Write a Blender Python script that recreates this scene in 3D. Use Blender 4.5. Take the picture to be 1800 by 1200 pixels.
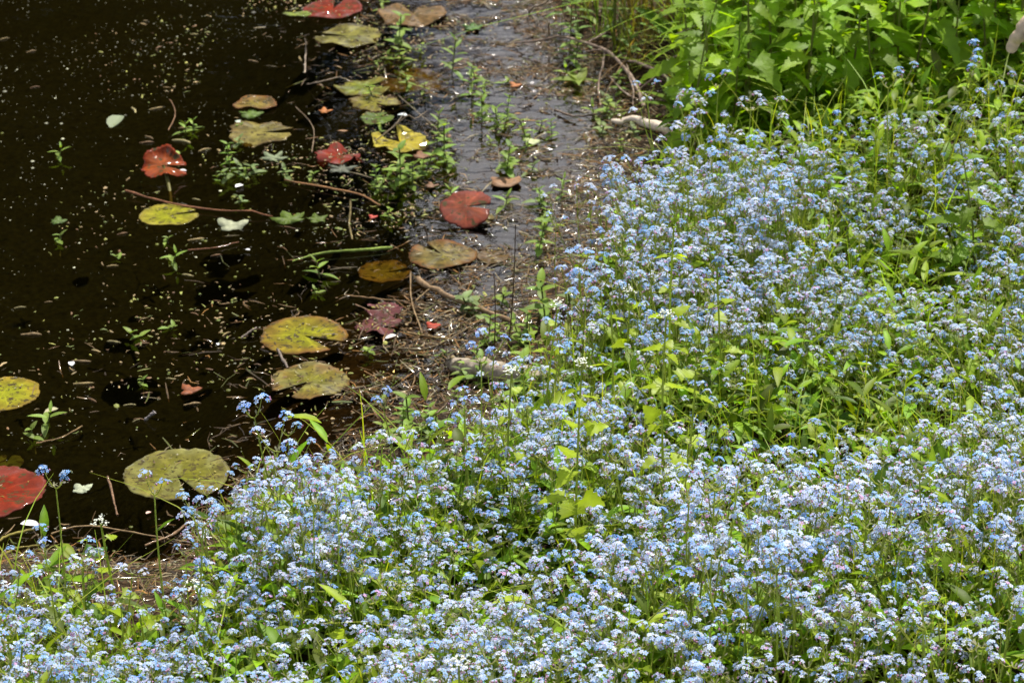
import bpy, math, random
import numpy as np
from mathutils import Vector, Matrix

R = math.radians
scene = bpy.context.scene
for o in list(bpy.data.objects):
    bpy.data.objects.remove(o)

# ------------------------------------------------------------------ camera
CAM_H, PITCH, HFOV = 2.3, 26.3, 23.1
FPX = 900.0 / math.tan(R(HFOV / 2))
cam = bpy.data.cameras.new("camera")
cam.angle = R(HFOV)
cam.clip_start, cam.clip_end = 0.05, 500
cam.dof.use_dof = True
cam.dof.focus_distance = 3.95
cam.dof.aperture_fstop = cam.lens / 7.5
cam_o = bpy.data.objects.new("camera", cam)
scene.collection.objects.link(cam_o)
cam_o.location = (0, 0, CAM_H)
cam_o.rotation_euler = (R(90 - PITCH), 0, 0)
scene.camera = cam_o

# ------------------------------------------------------------------ sky, sun, exposure
SUN_EL, SUN_AZ = 60.0, 24.0        # azimuth from +Y towards +X
world = bpy.data.worlds.new("World")
scene.world = world
world.use_nodes = True
wn = world.node_tree
wn.nodes.clear()
sky = wn.nodes.new("ShaderNodeTexSky")
sky.sky_type = 'NISHITA'
sky.sun_disc = False
sky.sun_elevation, sky.sun_rotation = R(SUN_EL), R(SUN_AZ)
sky.dust_density = 2.0
bg = wn.nodes.new("ShaderNodeBackground")
bg.inputs[1].default_value = 0.065
wo = wn.nodes.new("ShaderNodeOutputWorld")
# broken bright cloud all over the sky
tc = wn.nodes.new("ShaderNodeTexCoord")
cn = wn.nodes.new("ShaderNodeTexNoise"); cn.inputs["Scale"].default_value = 2.6; cn.inputs["Detail"].default_value = 6; cn.inputs["Roughness"].default_value = .58
cr = wn.nodes.new("ShaderNodeMapRange"); cr.inputs[1].default_value, cr.inputs[2].default_value = .52, .61
cmx = wn.nodes.new("ShaderNodeMix"); cmx.data_type = 'RGBA'; cmx.inputs[7].default_value = (31, 31, 32.5, 1)
cof = wn.nodes.new("ShaderNodeVectorMath"); cof.operation = 'ADD'; cof.inputs[1].default_value = (4, 1, 2)
wn.links.new(tc.outputs["Generated"], cof.inputs[0]); wn.links.new(cof.outputs[0], cn.inputs["Vector"])
wn.links.new(cn.outputs[0], cr.inputs[0]); wn.links.new(cr.outputs[0], cmx.inputs[0]); wn.links.new(sky.outputs[0], cmx.inputs[6])
wn.links.new(cmx.outputs[2], bg.inputs[0])
wn.links.new(bg.outputs[0], wo.inputs[0])
sun = bpy.data.lights.new("sun", 'SUN')
sun.energy, sun.angle, sun.color = 5.0, R(0.6), (1.0, 0.95, 0.86)
sun_o = bpy.data.objects.new("sun", sun)
scene.collection.objects.link(sun_o)
sdir = Vector((math.sin(R(SUN_AZ)) * math.cos(R(SUN_EL)), math.cos(R(SUN_AZ)) * math.cos(R(SUN_EL)), math.sin(R(SUN_EL))))
sun_o.rotation_euler = (-sdir).to_track_quat('-Z', 'Y').to_euler()
sun_o.location = sdir * 20
vs = scene.view_settings
vs.view_transform, vs.look, vs.gamma, vs.exposure = 'Standard', 'None', 1.0, 0.42
vs.use_curve_mapping = False
scene.render.engine = 'CYCLES'
scene.cycles.max_bounces = 8
scene.cycles.transparent_max_bounces = 12
scene.cycles.caustics_reflective = False
scene.cycles.caustics_refractive = False

# ------------------------------------------------------------------ helpers: noise, terrain, pixel to place
rng = np.random.default_rng(11)
random.seed(11)


def _hash(ix, iy, s):
    n = (ix * 374761393 + iy * 668265263 + s * 974711) & 0xFFFFFFFF
    n = ((n ^ (n >> 13)) * 1274126177) & 0xFFFFFFFF
    return ((n ^ (n >> 16)) & 0xFFFF) / 65535.0


def vnoise(x, y, scale=1.0, seed=0):
    x = np.asarray(x, float) * scale + 1000.0
    y = np.asarray(y, float) * scale + 1000.0
    ix, iy = np.floor(x).astype(np.int64), np.floor(y).astype(np.int64)
    fx, fy = x - ix, y - iy
    fx, fy = fx * fx * (3 - 2 * fx), fy * fy * (3 - 2 * fy)
    a, b = _hash(ix, iy, seed), _hash(ix + 1, iy, seed)
    c, d = _hash(ix, iy + 1, seed), _hash(ix + 1, iy + 1, seed)
    return (a * (1 - fx) + b * fx) * (1 - fy) + (c * (1 - fx) + d * fx) * fy


_p = R(PITCH)
FWD, UP = np.array([0, math.cos(_p), -math.sin(_p)]), np.array([0, math.sin(_p), math.cos(_p)])


def ray(px, py):
    return FWD + np.array([1.0, 0, 0]) * (px - 900) / FPX + UP * (600 - py) / FPX


def flat(px, py, z=0.0):
    d = ray(px, py)
    t = (z - CAM_H) / d[2]
    return np.array([d[0] * t, d[1] * t, z])


def project(p):
    q = np.asarray(p, float) - np.array([0, 0, CAM_H])
    w = q @ FWD
    return 900 + FPX * q[..., 0] / w, 600 - FPX * (q @ UP) / w, w


SHORE_PX = [(-260, 1020), (-100, 1005), (0, 990), (120, 990), (230, 1010), (310, 1000), (370, 950), (450, 880), (560, 835), (660, 790),
            (740, 740), (820, 690), (870, 640), (900, 590), (960, 520), (1040, 440), (1090, 340), (1120, 260), (1150, 205), (1120, 150),
            (1060, 105), (1010, 50), (975, 0), (950, -60)]
POND = [tuple(flat(*q)[:2]) for q in SHORE_PX] + [(0.25, 9.0), (1.2, 11.0), (0.8, 13.0), (-3, 13.6), (-8, 12.8), (-10.5, 8), (-8, 4), (-3.5, 2.9)]
PA = np.array(POND)
PB = np.roll(PA, -1, axis=0)


def sdist(x, y):
    """distance to the pond's edge, positive on land"""
    x, y = np.atleast_1d(np.asarray(x, float)), np.atleast_1d(np.asarray(y, float))
    best = np.full(x.shape, 1e9)
    inside = np.zeros(x.shape, bool)
    for (ax, ay), (bx, by) in zip(PA, PB):
        ex, ey = bx - ax, by - ay
        t = np.clip(((x - ax) * ex + (y - ay) * ey) / (ex * ex + ey * ey + 1e-12), 0, 1)
        best = np.minimum(best, (x - ax - t * ex) ** 2 + (y - ay - t * ey) ** 2)
        cross = ((ay > y) != (by > y)) & (x < (bx - ax) * (y - ay) / (by - ay + 1e-12) + ax)
        inside ^= cross
    d = np.sqrt(best)
    return np.where(inside, -d, d)


def sstep(a, b, x):
    t = np.clip((x - a) / (b - a), 0, 1)
    return t * t * (3 - 2 * t)


def shelf(x, y):
    """width of the shallow muddy shelf along the shore"""
    return 0.07 + 0.20 * sstep(3.95, 4.6, y) + 0.10 * sstep(5.0, 6.2, y)


def height(x, y):
    x, y = np.atleast_1d(np.asarray(x, float)), np.atleast_1d(np.asarray(y, float))
    d = sdist(x, y)
    fine = (vnoise(x, y, 38, 1) - .5) * .011 + (vnoise(x, y, 13, 2) - .5) * .013
    dl = np.clip(d, 0, 4)
    land = .012 + .13 * (1 - np.exp(-dl / .32)) + .055 * dl + fine * 1.4 + (vnoise(x, y, 3, 3) - .5) * .11 * sstep(0, .5, dl)
    t = np.clip(-d, 0, None) / shelf(x, y)
    bed = -.004 - .010 * np.clip(t, 0, 1) + fine - .34 * sstep(.9, 3.2, t)
    return np.where(d > 0, land, bed)


def ground(px, py, h=0.0, floor=0.0):
    """where the line of sight through a pixel meets the ground (or the water at FLOOR) raised by h; gives the point on the ground below"""
    d = ray(px, py)
    ts = np.linspace(2.2, 9.5, 700)
    x, y, z = d[0] * ts, d[1] * ts, CAM_H + d[2] * ts
    g = np.maximum(height(x, y), floor)
    k = np.argmax(z <= g + h)
    return np.array([x[k], y[k], g[k]])


# ------------------------------------------------------------------ helpers: meshes (all triangles, colour per vertex)
class MB:
    def __init__(s):
        s.v, s.t, s.c, s.n = [], [], [], 0

    def add(s, geo, m=None, off=None):
        v, t, c = geo
        if m is not None:
            v = v @ m.T
        if off is not None:
            v = v + off
        s.v.append(v); s.t.append(t + s.n); s.c.append(c); s.n += len(v)
        return s

    def geo(s):
        return np.concatenate(s.v), np.concatenate(s.t), np.concatenate(s.c)


def col_n(c, n):
    c = np.asarray(c, float)
    return np.tile(c, (n, 1)) if c.ndim == 1 else c


def make_mesh(name, geo, mat, smooth=True):
    v, t, c = geo
    me = bpy.data.meshes.new(name)
    nv, nt = len(v), len(t)
    me.vertices.add(nv)
    me.vertices.foreach_set("co", np.ascontiguousarray(v, np.float32).ravel())
    me.loops.add(nt * 3)
    me.loops.foreach_set("vertex_index", np.ascontiguousarray(t, np.int32).ravel())
    me.polygons.add(nt)
    me.polygons.foreach_set("loop_start", np.arange(0, nt * 3, 3, dtype=np.int32))
    if smooth:
        me.polygons.foreach_set("use_smooth", np.ones(nt, bool))
    a = me.color_attributes.new("Col", 'FLOAT_COLOR', 'POINT')
    a.data.foreach_set("color", np.ascontiguousarray(np.concatenate([np.clip(c, 0, 1), np.ones((nv, 1))], 1), np.float32).ravel())
    me.update(calc_edges=True)
    me.materials.append(mat)
    return me


COL = scene.collection


def obj(name, geo, mat, parent=None, smooth=True, loc=None):
    me = geo if isinstance(geo, bpy.types.Mesh) else make_mesh(name, geo, mat, smooth)
    o = bpy.data.objects.new(name, me)
    COL.objects.link(o)
    if parent is not None:
        o.parent = parent
    if loc is not None:
        o.location = loc
    return o


def tag(o, label=None, cat=None, group=None, kind=None):
    if label: o["label"] = label
    if cat: o["category"] = cat
    if group: o["group"] = group
    if kind: o["kind"] = kind
    return o


def empty(name, loc=(0, 0, 0), rz=0.0):
    o = bpy.data.objects.new(name, None)
    o.empty_display_size = .02
    COL.objects.link(o)
    o.location = loc
    o.rotation_euler = (0, 0, rz)
    return o


def copy_tree(root):
    c = root.copy()
    COL.objects.link(c)
    for ch in root.children:
        d = ch.copy()
        d.parent = c
        COL.objects.link(d)
    return c


def rot(ax, ang):
    return np.array(Matrix.Rotation(ang, 3, ax))


def tube(pts, rad, col, sides=5, cap=True):
    pts = np.asarray(pts, float)
    n = len(pts)
    rad = np.broadcast_to(np.asarray(rad, float), (n,))
    tan = np.gradient(pts, axis=0)
    tan /= np.linalg.norm(tan, axis=1, keepdims=True) + 1e-12
    ref = np.array([0, 0, 1.0]) if abs(tan[:, 2]).mean() < .8 else np.array([1.0, 0, 0])
    u = np.cross(tan, ref); u /= np.linalg.norm(u, axis=1, keepdims=True) + 1e-12
    w = np.cross(tan, u)
    a = np.arange(sides) * 2 * math.pi / sides
    v = pts[:, None] + rad[:, None, None] * (np.cos(a)[None, :, None] * u[:, None] + np.sin(a)[None, :, None] * w[:, None])
    v = v.reshape(-1, 3)
    t = []
    for i in range(n - 1):
        for j in range(sides):
            p, q = i * sides + j, i * sides + (j + 1) % sides
            t += [(p, q, q + sides), (p, q + sides, p + sides)]
    c = col_n(col, n)
    c = np.repeat(c, sides, 0)
    if cap:
        for i, s in ((0, 1), (n - 1, -1)):
            b = i * sides
            for j in range(1, sides - 1):
                t.append((b, b + j, b + j + 1) if s > 0 else (b, b + j + 1, b + j))
    return v, np.array(t), c


def curve(p0, p1, bend, n=6):
    """points from p0 to p1 pushed aside by bend in the middle"""
    t = np.linspace(0, 1, n)[:, None]
    return np.asarray(p0) * (1 - t) + np.asarray(p1) * t + np.asarray(bend) * (4 * t * (1 - t))


def leaf(L, W, fold=.25, bend=.25, teeth=0, n=5, shape='lance', col=(.1, .2, .03), ripple=0.0):
    """leaf along +X from its stalk, face up; fold lifts the halves, bend lets the tip droop"""
    rows = n if not teeth else max(n, teeth)
    s = np.linspace(0, 1, rows + 1)
    if shape == 'lance':
        w = np.sin(np.pi * s ** .8) ** .8
    elif shape == 'ovate':
        w = np.sin(np.pi * np.clip(s * .92 + .06, 0, 1) ** .62) ** .75
    elif shape == 'heart':
        w = np.clip(np.sin(np.pi * np.clip(s * .86 + .14, 0, 1) ** .55), 0, 1) ** .7 * (1 - .15 * s)
    else:
        w = np.sin(np.pi * s) ** .5
    w[-1] = 0.02
    if shape == 'lance': w[0] = .14
    if teeth:
        w = w * (1 - .30 * (np.arange(rows + 1) % 2))
    x = s * L
    z = -bend * L * s ** 2 + ripple * L * np.sin(s * 9)
    v, c = [], []
    back = .12 * L if shape == 'heart' else 0
    for i in range(rows + 1):
        hw = w[i] * W / 2
        sx = x[i] - (back * (1 - s[i]) ** 3)
        v += [(sx, hw, z[i] + fold * hw), (x[i], 0, z[i]), (sx, -hw, z[i] + fold * hw)]
    v = np.array(v)
    t = []
    for i in range(rows):
        a = i * 3
        t += [(a, a + 1, a + 4), (a, a + 4, a + 3), (a + 1, a + 2, a + 5), (a + 1, a + 5, a + 4)]
    c = col_n(col, len(v)).copy()
    c[1::3] *= 1.18
    return v, np.array(t), c


def orient(az, el, roll=0.0):
    """matrix taking +X to the direction az, el"""
    return rot('Z', az) @ rot('Y', -el) @ rot('X', roll)


# ------------------------------------------------------------------ materials
def material(name, rough=.5, spec=.4, trans=0.0, trans_gain=(1.25, 1.35, .7), var=.12, noise=0.0, nscale=60., coat=0.0, coat_rough=.1, bump=0.0, bscale=200., rand_hue=0.0, spots=None, spot_scale=120., spot_cut=.58):
    m = bpy.data.materials.new(name)
    m.use_nodes = True
    nt = m.node_tree
    N, Lk = nt.nodes, nt.links
    N.clear()
    out = N.new("ShaderNodeOutputMaterial")
    at = N.new("ShaderNodeAttribute"); at.attribute_name = "Col"
    oi = N.new("ShaderNodeObjectInfo")
    hsv = N.new("ShaderNodeHueSaturation")
    mr = N.new("ShaderNodeMapRange"); mr.inputs[3].default_value, mr.inputs[4].default_value = 1 - var, 1 + var
    Lk.new(oi.outputs["Random"], mr.inputs[0]); Lk.new(mr.outputs[0], hsv.inputs["Value"])
    if rand_hue:
        mh = N.new("ShaderNodeMapRange"); mh.inputs[3].default_value, mh.inputs[4].default_value = .5 - rand_hue, .5 + rand_hue
        fr = N.new("ShaderNodeMath"); fr.operation = 'FRACT'
        mu = N.new("ShaderNodeMath"); mu.operation = 'MULTIPLY'; mu.inputs[1].default_value = 7.31
        Lk.new(oi.outputs["Random"], mu.inputs[0]); Lk.new(mu.outputs[0], fr.inputs[0]); Lk.new(fr.outputs[0], mh.inputs[0]); Lk.new(mh.outputs[0], hsv.inputs["Hue"])
    Lk.new(at.outputs["Color"], hsv.inputs["Color"])
    c = hsv.outputs[0]
    geo = N.new("ShaderNodeNewGeometry")
    if noise:
        nz = N.new("ShaderNodeTexNoise"); nz.inputs["Scale"].default_value = nscale; nz.inputs["Detail"].default_value = 4
        Lk.new(geo.outputs["Position"], nz.inputs["Vector"])
        r2 = N.new("ShaderNodeMapRange"); r2.inputs[1].default_value, r2.inputs[2].default_value = .3, .7
        r2.inputs[3].default_value, r2.inputs[4].default_value = 1 - noise, 1 + noise
        Lk.new(nz.outputs[0], r2.inputs[0])
        mx = N.new("ShaderNodeVectorMath"); mx.operation = 'SCALE'
        Lk.new(c, mx.inputs[0]); Lk.new(r2.outputs[0], mx.inputs["Scale"])
        c = mx.outputs[0]
    if spots is not None:
        sz = N.new("ShaderNodeTexNoise"); sz.inputs["Scale"].default_value = spot_scale; sz.inputs["Detail"].default_value = 5; sz.inputs["Roughness"].default_value = .65
        Lk.new(geo.outputs["Position"], sz.inputs["Vector"])
        sr = N.new("ShaderNodeMapRange"); sr.inputs[1].default_value, sr.inputs[2].default_value = spot_cut, spot_cut + .06
        Lk.new(sz.outputs[0], sr.inputs[0])
        sm = N.new("ShaderNodeMix"); sm.data_type = 'RGBA'; sm.inputs[7].default_value = (*spots, 1)
        Lk.new(sr.outputs[0], sm.inputs[0]); Lk.new(c, sm.inputs[6])
        c = sm.outputs[2]
    p = N.new("ShaderNodeBsdfPrincipled")
    p.inputs["Roughness"].default_value = rough
    p.inputs["Specular IOR Level"].default_value = spec
    p.inputs["Coat Weight"].default_value = coat
    p.inputs["Coat Roughness"].default_value = coat_rough
    Lk.new(c, p.inputs["Base Color"])
    if bump:
        bz = N.new("ShaderNodeTexNoise"); bz.inputs["Scale"].default_value = bscale; bz.inputs["Detail"].default_value = 3
        Lk.new(geo.outputs["Position"], bz.inputs["Vector"])
        bp = N.new("ShaderNodeBump"); bp.inputs["Strength"].default_value = bump; bp.inputs["Distance"].default_value = .003
        Lk.new(bz.outputs[0], bp.inputs["Height"]); Lk.new(bp.outputs[0], p.inputs["Normal"])
    sh = p.outputs[0]
    if trans:
        tr = N.new("ShaderNodeBsdfTranslucent")
        g = N.new("ShaderNodeVectorMath"); g.operation = 'MULTIPLY'; g.inputs[1].default_value = trans_gain
        Lk.new(c, g.inputs[0]); Lk.new(g.outputs[0], tr.inputs[0])
        mix = N.new("ShaderNodeMixShader"); mix.inputs[0].default_value = trans
        Lk.new(sh, mix.inputs[1]); Lk.new(tr.outputs[0], mix.inputs[2])
        sh = mix.outputs[0]
    Lk.new(sh, out.inputs[0])
    return m


M = {
    'petal': material('petal', .6, .25, .28, (1.1, 1.05, 1.05), var=.08, rand_hue=.012),
    'white_petal': material('white_petal', .6, .25, .25, (1, 1, 1), var=.04),
    'leaf': material('leaf', .5, .25, .42, (1.45, 1.5, .4), var=.22, rand_hue=.012, noise=.15, nscale=45),
    'nettle_leaf': material('nettle_leaf', .5, .25, .5, (1.6, 1.5, .5), var=.2, rand_hue=.01, noise=.15, nscale=40, bump=.5, bscale=90),
    'mustard_leaf': material('mustard_leaf', .45, .4, .55, (1.45, 1.4, .4), var=.12, noise=.12, nscale=60),
    'stem': material('stem', .5, .35, .35, (1.3, 1.3, .7), var=.2, noise=.15),
    'pad': material('pad', .75, .1, .10, (1.3, 1.2, .5), var=.05, noise=.38, nscale=34, bump=.5, bscale=70, coat=.3, coat_rough=.07, spots=(.06, .045, .015), spot_scale=60., spot_cut=.55),
    'dry': material('dry', .6, .3, .12, (1.1, 1.0, .8), var=.25, noise=.3, nscale=110),
    'wet': material('wet', .75, .1, .0, var=.2, noise=.35, nscale=120, coat=.35, coat_rough=.1, bump=.4, bscale=160),
    'bark': material('bark', .75, .25, .0, var=.15, noise=.4, nscale=55, bump=.9, bscale=85),
    'pale_wood': material('pale_wood', .6, .3, .0, var=.08, noise=.2, nscale=70, bump=.5, bscale=90),
    'mud': material('mud', .9, .08, .0, var=0, noise=.5, nscale=70, bump=1.0, bscale=110),
    'speck': material('speck', .6, .3, .0, var=0),
    'tree_leaf': material('tree_leaf', .5, .35, .3, (1.4, 1.4, .5), var=.1),
}


def water_material():
    m = bpy.data.materials.new('water'); m.use_nodes = True
    nt = m.node_tree; N, Lk = nt.nodes, nt.links; N.clear()
    out = N.new("ShaderNodeOutputMaterial")
    geo = N.new("ShaderNodeNewGeometry")
    nz = N.new("ShaderNodeTexNoise"); nz.inputs["Scale"].default_value = 5; nz.inputs["Detail"].default_value = 2
    n2 = N.new("ShaderNodeTexNoise"); n2.inputs["Scale"].default_value = 28; n2.inputs["Detail"].default_value = 2
    ad = N.new("ShaderNodeMath"); ad.operation = 'MULTIPLY_ADD'; ad.inputs[1].default_value = .10
    for q in (nz, n2): Lk.new(geo.outputs["Position"], q.inputs["Vector"])
    Lk.new(n2.outputs[0], ad.inputs[0]); Lk.new(nz.outputs[0], ad.inputs[2])
    bp = N.new("ShaderNodeBump"); bp.inputs["Strength"].default_value = .35; bp.inputs["Distance"].default_value = .012
    Lk.new(ad.outputs[0], bp.inputs["Height"])
    # the surface is puckered where bits of litter stand in the shallows
    at = N.new("ShaderNodeAttribute"); at.attribute_name = "Col"
    n3 = N.new("ShaderNodeTexNoise"); n3.inputs["Scale"].default_value = 1.0; n3.inputs["Detail"].default_value = 1.5
    mp = N.new("ShaderNodeVectorMath"); mp.operation = 'MULTIPLY'; mp.inputs[1].default_value = (11, 24, 1)
    Lk.new(geo.outputs["Position"], mp.inputs[0]); Lk.new(mp.outputs[0], n3.inputs["Vector"])
    b2 = N.new("ShaderNodeBump"); b2.inputs["Distance"].default_value = .004
    Lk.new(at.outputs["Fac"], b2.inputs["Strength"]); Lk.new(n3.outputs[0], b2.inputs["Height"]); Lk.new(bp.outputs[0], b2.inputs["Normal"])
    bp = b2
    fr = N.new("ShaderNodeFresnel"); fr.inputs[0].default_value = 1.33; Lk.new(bp.outputs[0], fr.inputs["Normal"])
    gl = N.new("ShaderNodeBsdfGlossy"); gl.inputs["Roughness"].default_value = .03; Lk.new(bp.outputs[0], gl.inputs["Normal"])
    tr = N.new("ShaderNodeBsdfTransparent"); tr.inputs[0].default_value = (.50, .42, .24, 1)
    mx = N.new("ShaderNodeMixShader")
    Lk.new(fr.outputs[0], mx.inputs[0]); Lk.new(tr.outputs[0], mx.inputs[1]); Lk.new(gl.outputs[0], mx.inputs[2])
    Lk.new(mx.outputs[0], out.inputs[0])
    return m


# ------------------------------------------------------------------ setting: ground and water
def axis(lo, a, b, hi, fine):
    mid = np.arange(a, b, fine)
    k = np.linspace(0, 1, 26)[1:] ** 2.2
    return np.concatenate([(a - (a - lo) * k)[::-1], mid, b + (hi - b) * k])


gx, gy = axis(-70, -1.7, 1.7, 70, .016), axis(-30, 2.3, 7.2, 110, .016)
XX, YY = np.meshgrid(gx, gy)
ZZ = height(XX.ravel(), YY.ravel())
nx, ny = len(gx), len(gy)
gi = np.arange(nx * ny).reshape(ny, nx)
q = np.stack([gi[:-1, :-1], gi[:-1, 1:], gi[1:, 1:], gi[1:, :-1]], -1).reshape(-1, 4)
gt = np.concatenate([q[:, [0, 1, 2]], q[:, [0, 2, 3]]])
nz_ = vnoise(XX.ravel(), YY.ravel(), 9, 5)[:, None]
nz2 = vnoise(XX.ravel(), YY.ravel(), 31, 6)[:, None]
gcol = np.array([.022, .015, .009]) * (1 - nz_) + np.array([.060, .038, .020]) * nz_
gcol = gcol * (.6 + .8 * nz2)
deep = sstep(.8, 2.0, np.clip(-sdist(XX.ravel(), YY.ravel()), 0, None) / shelf(XX.ravel(), YY.ravel()))[:, None]
gcol = gcol * (1 - deep) + np.array([.016, .018, .006]) * deep
tag(obj('ground', (np.stack([XX.ravel(), YY.ravel(), ZZ], 1), gt, gcol), M['mud']), kind='structure')

wx, wy = axis(-11, -1.6, 1.2, 2.0, .04), axis(2.0, 3.0, 7.0, 14.4, .04)
WX, WY = np.meshgrid(wx, wy)
nx, ny = len(wx), len(wy)
wi = np.arange(nx * ny).reshape(ny, nx)
q = np.stack([wi[:-1, :-1], wi[:-1, 1:], wi[1:, 1:], wi[1:, :-1]], -1).reshape(-1, 4)
wsh = 1 - sstep(.75, 1.5, np.clip(-sdist(WX.ravel(), WY.ravel()), 0, None) / shelf(WX.ravel(), WY.ravel()))
wg = (np.stack([WX.ravel(), WY.ravel(), np.zeros(nx * ny)], 1), np.concatenate([q[:, [0, 1, 2]], q[:, [0, 2, 3]]]), np.repeat(wsh[:, None], 3, 1))
tag(obj('pond_water', wg, water_material()), kind='structure')

# ------------------------------------------------------------------ trees on the far bank (seen as the dark reflection in the water)
TREES = [(-9.2, 17.5, 10.5, 2.6), (-6.9, 16.2, 9.6, 2.2), (-4.9, 17.2, 10.8, 2.3), (-3.4, 15.8, 9.4, 1.7), (-2.7, 17.0, 10.6, 1.6), (-1.3, 15.9, 9.0, .9),
         (2.05, 16.6, 9.8, 1.15), (3.4, 15.6, 9.2, 1.8), (5.6, 16.6, 10.2, 2.3), (-8.0, 19.5, 11.5, 2.6), (-4.1, 19.8, 11.8, 2.4)]
TREE_LBL = ["broad dark tree at the far end of the bank, mirrored in the upper corner water", "dark leafy tree mirrored beside the lone green sprout on the pond",
            "tall dark tree mirrored around the small white sky glint", "narrow dark tree mirrored behind the floating orange-red leaf",
            "tall slim tree mirrored behind the row of olive lily pads", "slender small-crowned tree mirrored on the dark side of the bright sky gap",
            "slender tree mirrored on the muddy side of the bright sky gap", "dark bushy tree standing behind the dead branches and sedges", "broad dark tree standing behind the nettle bed",
            "tallest rear tree of the far bank towards the open water", "tall rear tree of the far bank nearer the sky gap"]
for (tx, ty, th, tr_), lb in zip(TREES, TREE_LBL):
    gz = float(height(tx, ty)[0])
    root = empty('bank_tree', (tx, ty, gz))
    tag(root, lb, 'tree', 'trees on the far bank')
    mb = MB()
    mb.add(tube([(0, 0, -.2), (.05, 0, 1.5), (-.06, .05, 3.5), (.03, 0, 6), (0, 0, th * .85)], [.2, .16, .13, .08, .03], (.05, .04, .03), 8))
    for k in range(9):
        a, z0 = k * 2.4, th * (.25 + .06 * k)
        mb.add(tube(curve((0, 0, z0), (math.cos(a) * tr_ * .75, math.sin(a) * tr_ * .75, z0 + 1.0), (0, 0, -.15)), np.linspace(.06, .015, 6), (.05, .04, .03), 5))
    obj('trunk', mb.geo(), M['bark'], root)
    nl = int(4200 * tr_)
    ctr = rng.normal(size=(60, 3)); ctr /= np.linalg.norm(ctr, axis=1, keepdims=True)
    ctr *= rng.uniform(.25, .92, (60, 1))
    ci = rng.integers(0, 60, nl)
    p = ctr[ci] + rng.normal(0, .17, (nl, 3))
    p = p * np.array([tr_, tr_, th * .40]) + np.array([0, 0, th * .58])
    s = rng.uniform(.09, .17, nl)
    u = rng.normal(size=(nl, 3)); u /= np.linalg.norm(u, axis=1, keepdims=True)
    w = np.cross(u, rng.normal(size=(nl, 3))); w /= np.linalg.norm(w, axis=1, keepdims=True)
    v = np.stack([p - u * s[:, None], p + w * s[:, None] * .55, p + u * s[:, None], p - w * s[:, None] * .55], 1).reshape(-1, 3)
    b = np.arange(nl)[:, None] * 4
    t = np.concatenate([b + np.array([0, 1, 2]), b + np.array([0, 2, 3])])
    c = np.repeat(np.array([.035, .06, .012]) * rng.uniform(.6, 1.5, (nl, 1)), 4, 0)
    obj('crown', (v, t, c), M['tree_leaf'], root, smooth=False)

# ------------------------------------------------------------------ water lily pads
def pad_geo(rad, notch, c_mid, c_edge, gap=9, curl=0.0, curl_dir=None, wave=.02, bow=0.0, seed=0, thick=.0018, patch=None, patch_amt=0.0, ragged=.02, oval=1.0):
    r_ = np.random.default_rng(seed)
    nr, na = 11, 72
    th = R(notch) + np.linspace(R(gap), 2 * math.pi - R(gap), na)
    e = np.minimum(th - R(notch), 2 * math.pi + R(notch) - th)
    rho = 1 - .12 * np.exp(-e / .16)
    k1, k2, k3 = r_.uniform(0, 6.28, 3)
    rho = rho * (1 + ragged * (np.sin(3 * th + k1) + .7 * np.sin(7 * th + k2)) + (ragged * .45 + .008) * r_.normal(size=na))
    s = np.linspace(0, 1, nr) ** .8
    S, T = np.meshgrid(s, th, indexing='ij')
    rr = S * rho[None]
    x, y = rr * np.cos(T), rr * np.sin(T) * oval
    z = 1.6 * wave * S ** 2 * (np.sin(2 * T + k3) + .6 * np.sin(5 * T + k1))
    if curl:
        d = np.ones_like(T) if curl_dir is None else np.clip(np.cos(T - R(curl_dir)), 0, 1) ** 1.5
        z = z + curl * d * np.clip((S - .55) / .45, 0, 1) ** 2
    z = z + bow * (1 - S ** 2)
    vx = np.stack([x, y, z], -1).reshape(-1, 3) * rad
    nzv = vnoise(x * 3 + seed, y * 3, 1.3, seed)
    ms = np.clip(S ** 2.2 * .75 + (nzv - .5) * .35, 0, 1)[..., None]
    c = np.asarray(c_mid) * (1 - ms) + np.asarray(c_edge) * ms
    rim = np.clip((S - .93) / .07, 0, 1)[..., None]
    c = c * (1 - .35 * rim) + np.asarray(c_edge) * .75 * .35 * rim
    vein = (np.abs(((T - R(notch)) / (2 * math.pi) * 12 + .5) % 1 - .5) < .10)[..., None]
    c = np.where(vein & (S < .85)[..., None], c * 1.35, c)
    if patch is not None:
        pm = sstep(.52, .62, vnoise(x * 2.2 + seed * 3, y * 2.2, 1.4, seed + 9))[..., None] * patch_amt
        c = c * (1 - pm) + np.asarray(patch) * pm
    c = c.reshape(-1, 3) * .88
    gi = np.arange(nr * na).reshape(nr, na)
    q = np.stack([gi[:-1, :-1], gi[1:, :-1], gi[1:, 1:], gi[:-1, 1:]], -1).reshape(-1, 4)
    t = np.concatenate([q[:, [0, 1, 2]], q[:, [0, 2, 3]]])
    n = len(vx)
    v2 = vx - np.array([0, 0, thick])
    rimi = list(gi[:, 0]) + list(gi[-1, 1:]) + list(gi[::-1, -1][1:])
    side = []
    for a, b in zip(rimi[:-1], rimi[1:]):
        side += [(a, a + n, b + n), (a, b + n, b)]
    return np.concatenate([vx, v2]), np.concatenate([t, t[:, ::-1] + n, np.array(side)]), np.concatenate([c, c * np.array([.9, .6, .55])])


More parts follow.
